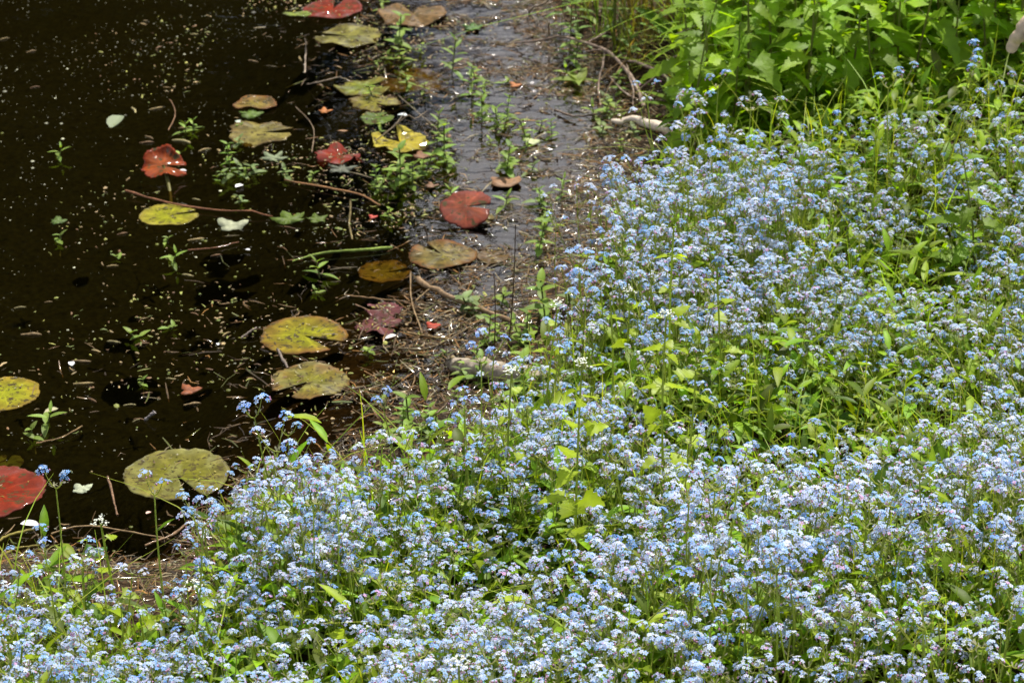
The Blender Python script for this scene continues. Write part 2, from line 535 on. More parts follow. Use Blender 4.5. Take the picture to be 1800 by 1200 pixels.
OLIVE, LIME, RED, ORANGE, BROWN, MAROON, YEL = (.135, .13, .010), (.23, .24, .010), (.18, .016, .002), (.22, .048, .006), (.13, .080, .028), (.11, .036, .032), (.30, .24, .015)
REDEDGE, BRN = (.17, .055, .02), (.10, .06, .02)
PADS = [  # px x, y, width, notch, mid, edge, options, label
    (311, 835, 184, -62, OLIVE, (.20, .17, .05), dict(curl=.03, wave=.012, patch=(.20, .195, .055), patch_amt=.7), "largest olive lily pad with pale patches, close behind the forget-me-nots"),
    (533, 590, 152, -32, (.22, .215, .008), REDEDGE, dict(wave=.012, gap=14), "yellow-green lily pad with a red rim, upper of the close pair"),
    (543, 671, 136, -128, (.15, .145, .016), (.19, .085, .03), dict(wave=.03, gap=16, patch=(.21, .195, .06), patch_amt=.6, ragged=.03), "wavy olive lily pad with a deep notch, lower of the close pair"),
    (6, 693, 124, 200, LIME, (.26, .15, .02), dict(wave=.012), "yellow-green lily pad cut by the picture's side edge"),
    (-4, 866, 168, 250, RED, (.16, .035, .022), dict(wave=.03, curl=.05, curl_dir=60, ragged=.03), "red lily pad cut by the picture's side edge, near the big olive pad"),
    (298, 379, 104, 22, (.22, .225, .008), (.24, .18, .03), dict(curl=.10, curl_dir=-95, gap=7), "small yellow-green lily pad with upturned rim below the orange-red one"),
    (448, 184, 78, 175, (.18, .14, .03), REDEDGE, dict(curl=.06, wave=.05, gap=6, oval=.8), "small pointed olive lily pad with reddish rim, above a ragged one"),
    (458, 233, 112, -5, (.15, .13, .035), BROWN, dict(wave=.05, ragged=.06, gap=14, patch=(.30, .25, .06), patch_amt=.5), "ragged olive-brown lily pad with debris, below a small pointed one"),
    (597, 277, 78, 60, RED, (.22, .04, .03), dict(wave=.14, ragged=.09, gap=10), "crumpled crimson lily pad between the dark water and yellow pad"),
    (703, 252, 98, 120, YEL, (.36, .30, .04), dict(wave=.07, ragged=.05, gap=20, curl=.25, curl_dir=140), "bright yellow lily pad bent up beside water sprouts"),
    (778, 448, 120, 130, (.14, .12, .026), REDEDGE, dict(wave=.03, patch=(.12, .10, .04), patch_amt=.5), "olive lily pad holding a puddle of litter, beside the muddy shelf"),
    (866, 451, 58, 20, BROWN, BRN, dict(wave=.03), "small brown lily pad touching the litter-filled olive pad"),
    (612, 65, 112, 165, (.14, .135, .03), (.14, .11, .03), dict(wave=.04, ragged=.035, gap=12, patch=(.30, .27, .05), patch_amt=.5), "flat olive lily pad sprinkled with yellow specks below the red one"),
    (585, 18, 104, 80, RED, (.17, .042, .03), dict(curl=.10, curl_dir=15, wave=.03), "red lily pad with pink upturned side at the top edge"),
    (727, 26, 118, 100, BROWN, (.21, .12, .05), dict(wave=.05, ragged=.03, gap=18), "brown lily pad at the top edge behind a pale green sprout"),
    (637, 154, 92, 15, (.14, .17, .018), (.16, .11, .02), dict(wave=.07, ragged=.05, gap=16), "green folded lily pad beside the bent dead twig"),
    (660, 181, 84, -60, (.18, .165, .02), BRN, dict(wave=.06, ragged=.09, gap=12), "ragged yellow-green lily pad overlapped by the green folded one"),
    (663, 208, 58, 40, (.08, .13, .02), (.09, .12, .02), dict(wave=.05, ragged=.05), "small deep green lily pad holding an orange crumb"),
    (846, 386, 48, -30, (.20, .16, .03), BRN, dict(wave=.03), "small brown-green lily pad under the raised maroon one"),
    (672, 546, 62, 170, MAROON, (.16, .045, .05), dict(wave=.06, ragged=.10, gap=20), "broken purple lily pad scrap, upper of two among twigs"),
    (668, 573, 76, -20, (.13, .042, .04), (.10, .03, .03), dict(wave=.10, ragged=.11, gap=26), "torn purple-maroon lily pad, lower of two among twigs"),
    (522, 25, 52, 0, (.18, .24, .04), (.18, .22, .05), dict(oval=.45, wave=.03), "narrow pale green floating leaf touching the red lily pad"),
    (545, 858, 84, 90, (.19, .18, .03), OLIVE, dict(wave=.01), "olive lily pad half hidden behind shoreline forget-me-nots"),
    (44, 1052, 62, 30, (.26, .06, .025), (.2, .05, .03), dict(wave=.02), "rust-red lily pad hidden behind forget-me-nots in the lower corner"),
]
LANDMARK = []
for k, (px, py, w, notch, cm, ce, kw, lb) in enumerate(PADS):
    c = flat(px, py, .004)
    dist = np.linalg.norm(c - np.array([0, 0, CAM_H]))
    rad = w / 2 * dist / FPX
    o = obj('lily_pad', pad_geo(rad, notch, cm, ce, seed=k + 1, **kw), M['pad'], loc=(c[0], c[1], .005 + .0006 * (k % 5)))
    tag(o, lb, 'lily pad', 'water lily pads')
# pads just under the surface
for k, (px, py, w, notch, cm, ce, kw, lb) in enumerate([
        (674, 469, 92, 10, (.34, .30, .05), (.30, .17, .06), dict(wave=.02, ragged=.04, bow=-.06), "sunken olive lily pad just under water beside the litter-filled one"),
        (728, 136, 120, 150, (.30, .24, .07), (.26, .16, .06), dict(wave=.02, ragged=.04), "sunken brown-green lily pad under the sprouts near the top"),
        (385, 925, 88, 150, (.10, .20, .03), (.10, .18, .03), dict(wave=.02, ragged=.06), "sunken dark green lily leaf below the largest pad"),
        (10, 805, 60, 90, (.16, .20, .04), (.16, .17, .04), dict(wave=.02), "sunken green lily pad scrap above the red pad")]):
    c = flat(px, py, 0)
    rad = w / 2 * np.linalg.norm(c - np.array([0, 0, CAM_H])) / FPX
    tag(obj('lily_pad', pad_geo(rad, notch, cm, ce, seed=60 + k, **kw), M['pad'], loc=(c[0], c[1], -.010)), lb, 'lily pad', 'water lily pads')
# raised pads on stalks
def raised_pad(px, py, w, h, tilt, cm, ce, stalk_px, lb, kw, seed):
    c = flat(px, py, h)
    rad = w / 2 * np.linalg.norm(c - np.array([0, 0, CAM_H])) / FPX
    root = empty('lily_pad', (c[0], c[1], 0))
    tag(root, lb, 'lily pad', 'water lily pads')
    g = pad_geo(rad, 0, cm, ce, seed=seed, **kw)
    g = (g[0] @ (rot('X', R(tilt[0])) @ rot('Y', R(tilt[1]))).T + np.array([0, 0, h]), g[1], g[2])
    obj('blade', g, M['pad'], root)
    s = flat(*stalk_px, 0) - c
    obj('stalk', tube(curve((s[0], s[1], -h - .02 + h), (0, 0, h - .001), (.004, 0, 0)), .0042, (.22, .20, .05), 7), M['stem'], root)


raised_pad(287, 291, 80, .030, (12, 4), ORANGE, RED, (300, 348), "orange-red curled lily leaf standing out of the water on a yellow stalk", dict(wave=.10, ragged=.08, gap=14, curl=.25, curl_dir=95), 71)
raised_pad(820, 366, 92, .030, (22, -4), (.20, .050, .022), (.18, .036, .024), (800, 395), "pinkish maroon lily pad tilted up beside the muddy shelf", dict(wave=.03, bow=.10, ragged=.03), 72)

# ------------------------------------------------------------------ wood: logs, sticks, twigs
def px_path(pts):
    """pixels with a height above ground or water, to places"""
    out = []
    for px, py, h in pts:
        g = ground(px, py, h)
        out.append((g[0], g[1], g[2] + h))
    return np.array(out)


def smooth_path(p, n):
    p = np.asarray(p, float)
    t = np.linspace(0, len(p) - 1, n)
    i = np.clip(np.floor(t).astype(int), 0, len(p) - 2)
    f = (t - i)[:, None]
    m = np.gradient(p, axis=0)
    h00, h10, h01, h11 = 2 * f**3 - 3 * f**2 + 1, f**3 - 2 * f**2 + f, -2 * f**3 + 3 * f**2, f**3 - f**2
    return h00 * p[i] + h10 * m[i] + h01 * p[i + 1] + h11 * m[i + 1]


def stick_geo(pts, r0, r1, col, n=14, sides=7, knob=.12, seed=0):
    r_ = np.random.default_rng(seed)
    P = smooth_path(px_path(pts), n)
    P += r_.normal(0, r0 * .25, P.shape)
    rad = np.linspace(r0, r1, n) * (1 + knob * r_.normal(size=n))
    c = np.asarray(col) * r_.uniform(.75, 1.2, (n, 1))
    return tube(P, np.clip(rad, r1 * .4, None), c, sides)


GREY, PALE, TWIG, DKTWIG, RUST = (.30, .25, .19), (.60, .50, .40), (.30, .21, .13), (.11, .075, .045), (.28, .12, .05)
root = empty('fallen_log', tuple(ground(870, 655)))
tag(root, "grey weathered log half buried where the forget-me-nots meet the mud", 'log')
obj('trunk', stick_geo([(788, 636, .014), (825, 648, .022), (860, 654, .026), (905, 660, .030), (950, 672, .030), (1010, 692, .02)], .014, .024, GREY, 24, 10, .08, 3), M['bark'], root)
obj('branch_stub', stick_geo([(806, 643, .014), (815, 665, .004)], .012, .008, GREY, 5, 7, .1, 4), M['bark'], root)
for o in root.children: o.location = -Vector(root.location)
g = ground(1130, 215)
root = empty('broken_stick', tuple(g))
tag(root, "pale peeled broken stick poking out beside the nettles over the mud", 'stick')
obj('shaft', stick_geo([(1076, 214, .012), (1092, 216, .016), (1112, 210, .026), (1140, 219, .024), (1178, 226, .020), (1215, 238, .01)], .006, .014, PALE, 16, 9, .08, 5), M['pale_wood'], root)
obj('side_twig', stick_geo([(1165, 232, .012), (1180, 248, .004)], .006, .004, (.35, .25, .17), 5, 6, .1, 6), M['pale_wood'], root)
for o in root.children: o.location = -Vector(root.location)
root = empty('peeled_stump', tuple(ground(1795, 160)))
tag(root, "pale peeling broken branch end leaning in at the upper corner", 'stick')
obj('shaft', stick_geo([(1778, 88, .20), (1786, 72, .22), (1802, 50, .25), (1840, 10, .30)], .013, .019, (.55, .42, .30), 10, 9, .06, 7), M['pale_wood'], root)
obj('broken_tip', stick_geo([(1777, 92, .195), (1781, 84, .205)], .004, .012, (.20, .10, .05), 4, 8, .1, 8), M['bark'], root)
for o in root.children: o.location = -Vector(root.location)

root = empty('dead_branch', tuple(ground(1100, 160)))
tag(root, "tangled grey-brown dead branch with many twigs drooping over the muddy edge", 'branch')
BR = [([(905, 78, .01), (955, 70, .04), (985, 64, .06), (1015, 72, .07), (1050, 84, .07), (1075, 95, .07), (1090, 112, .06), (1105, 130, .05), (1118, 150, .04), (1132, 190, .01)], .0030, .0055),
      ([(1062, 90, .07), (1060, 115, .05), (1052, 150, .03), (1056, 188, .005)], .0028, .002),
      ([(1058, 88, .07), (1040, 90, .06), (1030, 93, .05)], .0024, .0015),
      ([(1035, 76, .07), (1068, 58, .09)], .0028, .002),
      ([(1090, 112, .06), (1110, 108, .06), (1140, 120, .05), (1165, 132, .05), (1185, 145, .03), (1190, 165, .01)], .004, .003),
      ([(1126, 155, .03), (1150, 138, .05), (1165, 112, .07), (1195, 97, .09), (1208, 92, .09)], .003, .002),
      ([(1100, 122, .05), (1113, 160, .04), (1112, 195, .01)], .0026, .0015),
      ([(1070, 135, .04), (1100, 165, .03), (1130, 178, .015)], .0022, .0015),
      ([(1105, 125, .05), (1098, 105, .06), (1088, 90, .09)], .002, .0012),
      ([(966, 40, .10), (964, 52, .07), (966, 74, .02)], .002, .002)]
for k, (pts, a, b) in enumerate(BR):
    o = obj('limb' if k == 0 else 'twig', stick_geo(pts, a, b, (.30, .22, .165), 16 if k == 0 else 9, 6, .1, 20 + k), M['bark'], root)
for o in root.children: o.location = -Vector(root.location)

TWIGS = [
    ([(928, 30, .02), (934, 18, .04), (955, 8, .06), (975, -6, .08)], .0045, .004, (.32, .24, .17), "curved grey-brown twig arching at the top edge above the mud"),
    ([(221, 337, .010), (260, 348, .008), (300, 358, .008), (345, 368, .007), (400, 371, .008), (440, 371, .012), (480, 382, .004)], .0032, .0022, (.30, .13, .06), "long reddish twig lying across the water behind the small upturned pad"),
    ([(500, 318, .004), (560, 330, .007), (610, 338, .008), (640, 347, .006), (668, 362, .003)], .0030, .003, (.30, .15, .06), "thin rusty twig floating below the crumpled crimson pad"),
    ([(514, 461, .004), (560, 449, .006), (620, 441, .008), (690, 436, .005)], .0022, .0055, (.20, .27, .05), "long green reed blade floating beside the sunken olive pad"),
    ([(330, 441, .004), (380, 436, .005), (420, 428, .004)], .0022, .002, (.22, .10, .05), "thin reddish twig floating above the black open water"),
    ([(540, 150, .006), (552, 146, .02), (565, 144, .024), (600, 136, .02)], .0022, .002, (.36, .28, .20), "bent pale dead twig with legs standing beside the green folded pad"),
    ([(536, 130, .0), (537, 100, .02), (538, 78, .05), (535, 70, .06)], .0028, .002, (.33, .26, .19), "forked upright twig stump below the speckled olive pad"),
    ([(617, 350, .05), (616, 375, .03), (614, 395, .015), (620, 424, .0)], .003, .0028, (.26, .20, .08), "upright mossy twig between the green fallen leaves and sunken pad"),
    ([(745, 398, .045), (750, 412, .02), (754, 430, .0)], .0028, .003, (.16, .13, .10), "short dark twig standing behind the litter-filled olive pad"),
    ([(734, 494, .008), (760, 507, .012), (800, 527, .012), (850, 547, .010), (900, 565, .008)], .0075, .006, (.26, .17, .09), "thick brown stick slanting through the litter below the olive pads"),
    ([(722, 480, .01), (722, 515, .008), (728, 545, .006), (742, 585, .004)], .0022, .0018, (.30, .20, .10), "thin bowed stem crossing the thick brown stick"),
    ([(755, 510, .012), (730, 530, .010)], .0018, .0018, (.30, .20, .10), "short straw leaning on the thick brown stick"),
    ([(606, 520, .004), (660, 527, .006), (720, 532, .004)], .002, .0018, (.28, .17, .08), "thin rusty straw floating above the purple pad scraps"),
    ([(625, 537, .003), (660, 553, .005), (690, 570, .003)], .0018, .0015, (.26, .16, .09), "fine twig lying across the upper purple pad scrap"),
    ([(715, 585, .004), (760, 594, .006), (830, 600, .006)], .0028, .002, (.33, .22, .10), "straw-brown reed piece beside the red fallen leaf"),
    ([(700, 615, .004), (760, 612, .006), (855, 560, .006)], .002, .002, (.22, .16, .08), "long thin reed stem running from the mud to open water"),
    ([(488, 618, .006), (500, 637, .006), (506, 648, .004)], .0035, .004, (.20, .16, .13), "short dark twig between the close pair of lily pads"),
    ([(424, 596, .004), (440, 583, .012), (452, 576, .014)], .003, .0026, (.34, .27, .22), "pale knobbly twig touching the red-rimmed pad"),
    ([(256, 740, .0), (264, 730, .012), (272, 726, .018)], .004, .0045, (.34, .30, .29), "pale twig stub poking out of open water above the largest pad"),
    ([(64, 780, .003), (110, 770, .005), (145, 750, .004)], .0022, .002, (.28, .18, .08), "thin brown twig afloat near the side edge below the cut pad"),
    ([(190, 840, .003), (200, 880, .005), (206, 905, .003)], .003, .002, (.24, .14, .08), "mossy brown twig afloat beside the pale star-shaped leaf"),
    ([(-20, 960, .006), (20, 942, .008), (60, 934, .006)], .004, .0035, (.30, .25, .05), "yellow-green reed blade at the side edge above the lower forget-me-nots"),
    ([(-10, 985, .008), (30, 968, .008), (70, 962, .006)], .0035, .003, (.28, .23, .06), "second yellowish reed blade lying under the first at the side edge"),
    ([(90, 940, .004), (150, 925, .006), (230, 935, .006), (300, 950, .006)], .0022, .002, (.30, .20, .10), "long thin straw along the shore behind the lower forget-me-nots"),
    ([(330, 920, .01), (300, 945, .012), (255, 960, .012)], .003, .0025, (.26, .16, .09), "brown reed stalk slanting over the litter behind shoreline flowers"),
    ([(640, 790, .02), (660, 770, .035), (690, 765, .03), (720, 770, .01)], .003, .0025, (.34, .26, .18), "grey-tan twig arching over the mud above the shoreline flowers"),
    ([(745, 745, .02), (765, 730, .04), (790, 705, .06)], .0025, .002, (.34, .24, .16), "thin tan twig rising towards the lone blue flower head"),
    ([(975, 196, .006), (1010, 206, .012), (1050, 202, .016), (1074, 199, .012)], .004, .003, (.20, .14, .10), "dark twig lying in the mud above the pale peeled stick"),
    ([(690, 225, .02), (716, 205, .05), (730, 210, .04), (752, 195, .05)], .0018, .0016, (.34, .26, .18), "fine forked twig rising above the bright yellow pad"),
    ([(660, 250, .01), (690, 225, .04), (712, 200, .05)], .0018, .0016, (.34, .27, .19), "fine pale twig leaning over the bright yellow pad"),
    ([(700, 170, .04), (735, 200, .03), (770, 230, .02), (782, 260, .0)], .0016, .0014, (.28, .22, .14), "long fine stem drooping above the green water sprouts"),
    ([(296, 230, .01), (308, 205, .02), (304, 185, .03), (298, 175, .03)], .002, .0016, (.26, .15, .08), "thin brown stem hooked above the open water near the white leaf"),
    ([(520, 190, .006), (545, 215, .006), (552, 235, .006), (548, 268, .004)], .0018, .0016, (.28, .20, .12), "fine beaded stem drifting beside the ragged olive-brown pad"),
    ([(1225, 25, .28), (1215, 55, .22), (1212, 78, .16)], .0026, .003, (.42, .30, .18), "dry tan stalk slanting in front of the nettles"),
    ([(1190, 62, .16), (1215, 50, .2), (1236, 42, .22)], .0025, .002, (.34, .27, .18), "thin grey twig crossing the dry tan stalk by the nettles"),
]
for k, (pts, a, b, c, lb) in enumerate(TWIGS):
    g = stick_geo(pts, a * .78, b * .78, np.array(c) * .8, 14, 6, .16, 40 + k)
    c0 = g[0].mean(0)
    name = 'reed' if 'reed' in lb or 'straw' in lb else 'twig'
    tag(obj(name, (g[0] - c0, g[1], g[2]), M['wet'] if c[0] < .3 else M['bark'], loc=tuple(c0)), lb, name)

# ------------------------------------------------------------------ fallen leaves and petals afloat
def lobed_leaf(size, lobes, depth, col, seed=0, pleat=.08):
    r_ = np.random.default_rng(seed)
    n = lobes * 8
    th = np.linspace(0, 2 * math.pi, n, endpoint=False)
    rr = 1 - depth * (.5 - .5 * np.cos(th * lobes)) ** .7
    rr *= 1 - .35 * np.exp(-((th - math.pi) / .5) ** 2) + .05 * r_.normal(size=n)
    v = [np.zeros(3)]
    ring = [np.stack([np.cos(th) * rr * s, np.sin(th) * rr * s, pleat * s * np.cos(th * lobes) + .04 * r_.normal(size=n) * s], 1) for s in (.5, 1)]
    v = np.concatenate([np.zeros((1, 3))] + ring) * size / 2
    t = []
    for j in range(n):
        k = (j + 1) % n
        t += [(0, 1 + j, 1 + k), (1 + j, 1 + n + j, 1 + n + k), (1 + j, 1 + n + k, 1 + k)]
    c = col_n(col, len(v)) * r_.uniform(.85, 1.12, (len(v), 1))
    nn = len(v)
    t = np.array(t)
    rim = []
    for j in range(n):
        a, b = 1 + n + j, 1 + n + (j + 1) % n
        rim += [(a, a + nn, b + nn), (a, b + nn, b)]
    return np.concatenate([v, v - np.array([0, 0, .0008])]), np.concatenate([t, t[:, ::-1] + nn, np.array(rim)]), np.concatenate([c, c * .8])


def float_leaf(px, py, w, geo_fn, lb, cat='leaf', name='fallen_leaf', mat='dry', z=.006, rz=0.0, tilt=0.0, h=0.0):
    c = ground(px, py, h)
    size = w * np.linalg.norm(c - np.array([0, 0, CAM_H])) / FPX
    o = obj(name, geo_fn(size), M[mat], loc=(c[0], c[1], c[2] + z + h))
    o.rotation_euler = (tilt, 0, rz)
    tag(o, lb, cat)
    return o


FL = [(405, 402, 66, 3, .38, (.36, .38, .24), "pale cream lobed leaf floating below the small upturned pad", .3),
      (480, 283, 54, 5, .5, (.14, .17, .09), "grey-green lobed leaf floating beside the ragged olive-brown pad", 1.0),
      (508, 390, 66, 5, .35, (.10, .155, .008), "glossy green jagged leaf, bigger of a floating pair", 2.0),
      (556, 391, 42, 5, .3, (.08, .12, .006), "glossy green leaf, smaller of a floating pair", .5),
      (146, 867, 42, 4, .38, (.30, .33, .22), "pale star-shaped leaf floating between the red and largest pads", 2.4),
      (165, 979, 62, 5, .35, (.045, .12, .012), "dark green serrated leaf on the litter behind lower forget-me-nots", .8),
      (440, 205, 46, 5, .3, (.11, .18, .02), "small bright green leaf scrap below the pointed olive pad", .2),
      (600, 300, 60, 5, .5, (.12, .13, .09), "grey tattered leaf under the crumpled crimson pad", .2),
      (830, 52, 40, 5, .3, (.06, .12, .03), "dark green leaf lying on mud near the top edge", .2),
      (760, 577, 30, 3, .3, (.28, .035, .015), "bright red leaf scrap among the litter by the thick stick", .2),
      (655, 385, 20, 3, .4, (.40, .06, .04), "tiny red leaf scrap on the dark water above the reed blade", .2),
      (333, 692, 46, 3, .45, (.30, .09, .03), "rust-red leaf floating in open water above the largest pad", .1),
      (905, 153, 26, 3, .4, (.36, .13, .04), "small orange-brown leaf on the glistening mud", .1),
      (933, 254, 30, 3, .2, (.42, .46, .24), "pale green oval leaf lying on the glistening mud", .1),
      (570, 200, 30, 4, .5, (.33, .12, .03), "orange curled leaf scrap near the bent pale twig", .1),
      (740, 278, 40, 4, .4, (.24, .12, .06), "brown wilted leaf beside the bright yellow pad", .1),
      (885, 323, 66, 2, .3, (.26, .14, .07), "long brown dead leaf on mud behind the tilted maroon pad", .1),
      (757, 332, 28, 4, .4, (.22, .12, .07), "small brown dead leaf above the tilted maroon pad", .1),
      (300, 274, 34, 2, .2, (.26, .33, .08), "light green leaf scrap behind the orange-red curled leaf", .1),
      (102, 395, 34, 4, .3, (.06, .10, .015), "dull green sunken leaf scrap near the side of open water", .1)]
for k, (px, py, w, lo, dp, c, lb, rz) in enumerate(FL):
    float_leaf(px, py, w, lambda s, lo=lo, dp=dp, c=c, k=k: lobed_leaf(s, lo, dp, c, k), lb, rz=rz)


def petal_geo(s, c):
    g = leaf(s, s * .55, .35, .1, 0, 5, 'round', c)
    return np.concatenate([g[0], g[0] - np.array([0, 0, .0008])]), np.concatenate([g[1], g[1][:, ::-1] + len(g[0])]), np.concatenate([g[2], g[2]])


PT = [(36, 928, 34, (.85, .82, .80), "large white petal resting at the shore by the branching forget-me-not"), (414, 336, 20, (.85, .85, .84), "white petal afloat below the sprout cluster"),
      (127, 650, 20, (.85, .85, .86), "white petal alone on open water near the cut green pad"), (716, 209, 20, (.80, .84, .82), "white petal caught on a fine twig above the yellow pad"),
      (697, 594, 22, (.82, .76, .70), "white petal beside the torn purple pad"), (212, 207, 50, (.24, .28, .17), "long pale silvery leaf floating on open water"),
      (415, 217, 20, (.55, .62, .52), "small pale petal below the pointed olive pad"), (316, 305, 12, (.8, .8, .8), "tiny white petal under the orange-red curled leaf"),
      (257, 910, 12, (.75, .5, .42), "pinkish petal on dark water below the largest pad"), (384, 612, 10, (.8, .8, .8), "tiny white petal floating near the red-rimmed pad"),
      (440, 445, 10, (.8, .8, .8), "tiny white petal above the black open water"), (103, 723, 26, (.45, .42, .25), "curled pale petal beside the side-edge pad")]
for k, (px, py, w, c, lb) in enumerate(PT):
    float_leaf(px, py, w, lambda s, c=c: petal_geo(s, c), lb, 'petal' if 'petal' in lb else 'leaf', 'petal' if 'petal' in lb else 'fallen_leaf', 'white_petal', rz=k * .9)

# ------------------------------------------------------------------ floating catkins
PADN = [(311, 836, "the largest olive pad"), (533, 590, "the red-rimmed pad"), (543, 671, "the wavy notched pad"), (8, 693, "the side-edge green pad"), (0, 866, "the side-edge red pad"),
        (298, 378, "the small upturned pad"), (287, 291, "the orange-red raised leaf"), (448, 184, "the pointed olive pad"), (458, 232, "the ragged olive-brown pad"), (597, 276, "the crimson pad"),
        (703, 252, "the bright yellow pad"), (820, 366, "the tilted maroon pad"), (778, 448, "the litter-filled olive pad"), (672, 469, "the sunken olive pad"), (612, 65, "the speckled olive pad"),
        (585, 18, "the red top-edge pad"), (727, 26, "the brown top-edge pad"), (637, 154, "the green folded pad"), (668, 570, "the purple pad scraps"), (405, 402, "the pale cream leaf"),
        (508, 390, "the glossy green leaves"), (212, 207, "the silvery leaf"), (870, 655, "the grey log"), (1130, 215, "the pale broken stick"), (1060, 100, "the dead branch"), (146, 867, "the star-shaped leaf"),
        (950, 250, "the glistening mud"), (100, 265, "the lone sprout"), (127, 650, "the lone white petal")]
NUM = "no one two three four five six seven eight nine ten eleven twelve thirteen fourteen fifteen sixteen seventeen eighteen nineteen twenty".split()


def near(px, py):
    k = min(PADN, key=lambda q: (q[0] - px) ** 2 + (1.6 * (q[1] - py)) ** 2)
    dx, dy = px - k[0], py - k[1]
    where = ("behind" if dy < 0 else "in front of") if abs(dy) * 2 > abs(dx) else "beside"
    return f"{where} {k[2]}"


used = {}


def unique(base, opts):
    """a label not yet used, trying the extra words in turn"""
    for e in opts:
        l = base.format(e).replace("  ", " ").strip()
        if l not in used:
            used[l] = 1
            return l
    return l


CATK = [(55, 587, 36), (198, 467, 20), (250, 604, 26), (200, 600, 26), (143, 634, 34), (147, 673, 36), (162, 702, 24), (228, 711, 22), (338, 709, 30), (398, 586, 20), (442, 665, 20), (330, 483, 22), (180, 463, 16),
         (345, 420, 30), (380, 448, 20), (235, 193, 28), (55, 90, 18), (8, 68, 18), (62, 153, 18), (342, 60, 14), (445, 107, 20), (528, 103, 24), (258, 250, 26), (319, 248, 36), (262, 241, 22), (322, 225, 18),
         (342, 551, 18), (300, 665, 18), (448, 752, 22), (510, 772, 18), (258, 690, 20), (35, 540, 20), (85, 530, 14), (360, 263, 24), (245, 736, 20), (345, 350, 16), (225, 314, 16), (275, 190, 26), (215, 410, 20), (240, 738, 16)]
CATC = [(.22, .15, .07), (.30, .22, .09), (.18, .10, .045), (.32, .27, .12)]
CATW = [("dark brown", 2), ("tan", 1), ("brown", 0), ("straw-coloured", 3)]
catk_mesh = []
for k in range(8):
    r_ = np.random.default_rng(k)
    n = 9
    x = np.linspace(-.5, .5, n)
    P = np.stack([x, .06 * np.sin(x * 4 + k), .015 * np.cos(x * 6)], 1)
    rad = .080 * np.sqrt(np.clip(1 - (x / .52) ** 2, .02, 1)) * r_.uniform(.75, 1.15, n)
    catk_mesh.append(make_mesh('catkin', tube(P, rad, np.array(CATC[k % 4]) * r_.uniform(.7, 1.3, (n, 1)), 7), M['dry']))
for k, (px, py, w) in enumerate(CATK):
    c = flat(px, py, .002)
    s = w * np.linalg.norm(c - np.array([0, 0, CAM_H])) / FPX
    o = obj('catkin', catk_mesh[k % 8], None, loc=(c[0], c[1], .0015))
    o.scale = (s, s, s)
    o.rotation_euler = (0, 0, random.uniform(-.5, .5) if k % 3 else random.uniform(-1.4, 1.4))
    wd = [a for a, b in CATW if b == k % 4][0]
    tag(o, unique(f"{'long' if w > 26 else 'small' if w < 19 else 'medium'} {wd} {{}} catkin afloat {near(px, py)}", ["", "curved", "thin", "slanting", "stubby"]), 'catkin', 'floating catkins')

# ------------------------------------------------------------------ litter, duckweed and pollen specks
def slivers(P, L, W, az, cols, lift, bendv):
    n = len(P)
    d = np.stack([np.cos(az), np.sin(az), lift], 1)
    s = np.stack([-np.sin(az), np.cos(az), rng.normal(0, .25, n)], 1)
    a, b = P - d * L[:, None] / 2, P + d * L[:, None] / 2
    m = P + np.stack([-np.sin(az), np.cos(az), np.full(n, .3)], 1) * bendv[:, None]
    w = s * W[:, None] / 2
    v = np.stack([a - w * .5, a + w * .5, m - w + [0, 0, 0], m + w, m + np.array([0, 0, 1.0]) * W[:, None] * .45, b - w * .4, b + w * .4], 1).reshape(-1, 3)
    base = np.arange(n)[:, None] * 7
    t = np.concatenate([base + np.array(q) for q in ((0, 2, 4), (0, 4, 1), (1, 4, 3), (2, 5, 4), (4, 5, 6), (4, 6, 3))])
    return v, t, np.repeat(cols, 7, 0)


PAL = np.array([(.055, .035, .018), (.12, .075, .035), (.20, .125, .055), (.07, .05, .03), (.26, .17, .08), (.16, .085, .03), (.30, .15, .04), (.12, .13, .03), (.33, .27, .16)])


def scatter(n, lo, hi, accept):
    out = []
    while sum(len(o) for o in out) < n:
        x, y = rng.uniform(-1.5, 1.35, 20000), rng.uniform(2.7, 7.1, 20000)
        px, py, w = project(np.stack([x, y, np.zeros(20000)], 1))
        ok = (px > -80) & (px < 1880) & (py > -80) & (py < 1260 + 260 * (sdist(x, y) > .2))
        d = sdist(x, y)
        ok &= (d > lo) & (d < hi)
        ok[ok] &= rng.random(ok.sum()) < accept(x[ok], y[ok], d[ok])
        out.append(np.stack([x[ok], y[ok]], 1))
    return np.concatenate(out)[:n]


def on_ground(xy, lift=.0):
    return np.column_stack([xy, np.maximum(height(xy[:, 0], xy[:, 1]), 0) + lift])


nl = 25000
xy = scatter(nl, -.9, .35, lambda x, y, d: np.where(d > 0, .6, np.exp(-np.clip(-d / shelf(x, y) - .6, 0, 9) * 2.2) * np.clip(.7 * (1 - sstep(.3, .55, -d / shelf(x, y))) + .05 + .95 * sstep(.44, .55, .55 * vnoise(x, y * 1.5, 7.5, 61) + .45 * vnoise(x, y * 1.5, 22, 62)), 0, 1)))
gz = np.maximum(height(xy[:, 0], xy[:, 1]), 0)
lf = slivers(np.column_stack([xy, gz + np.abs(rng.normal(.001, .003, nl))]), rng.gamma(2.2, .010, nl) + .005, rng.uniform(.0012, .0038, nl), rng.normal(0, .8, nl) + (rng.random(nl) < .25) * 1.5,
             PAL[rng.integers(0, 9, nl)] * rng.uniform(.2, .7, (nl, 1)) * np.where(rng.random((nl, 1)) < .10, 1.8, 1), rng.normal(0, .2, nl), rng.normal(0, .0025, nl))
tag(obj('plant_litter', lf, M['wet'], smooth=False), "wet brown litter of reed bits and dead leaves along the pond's muddy edge", 'litter', kind='stuff')

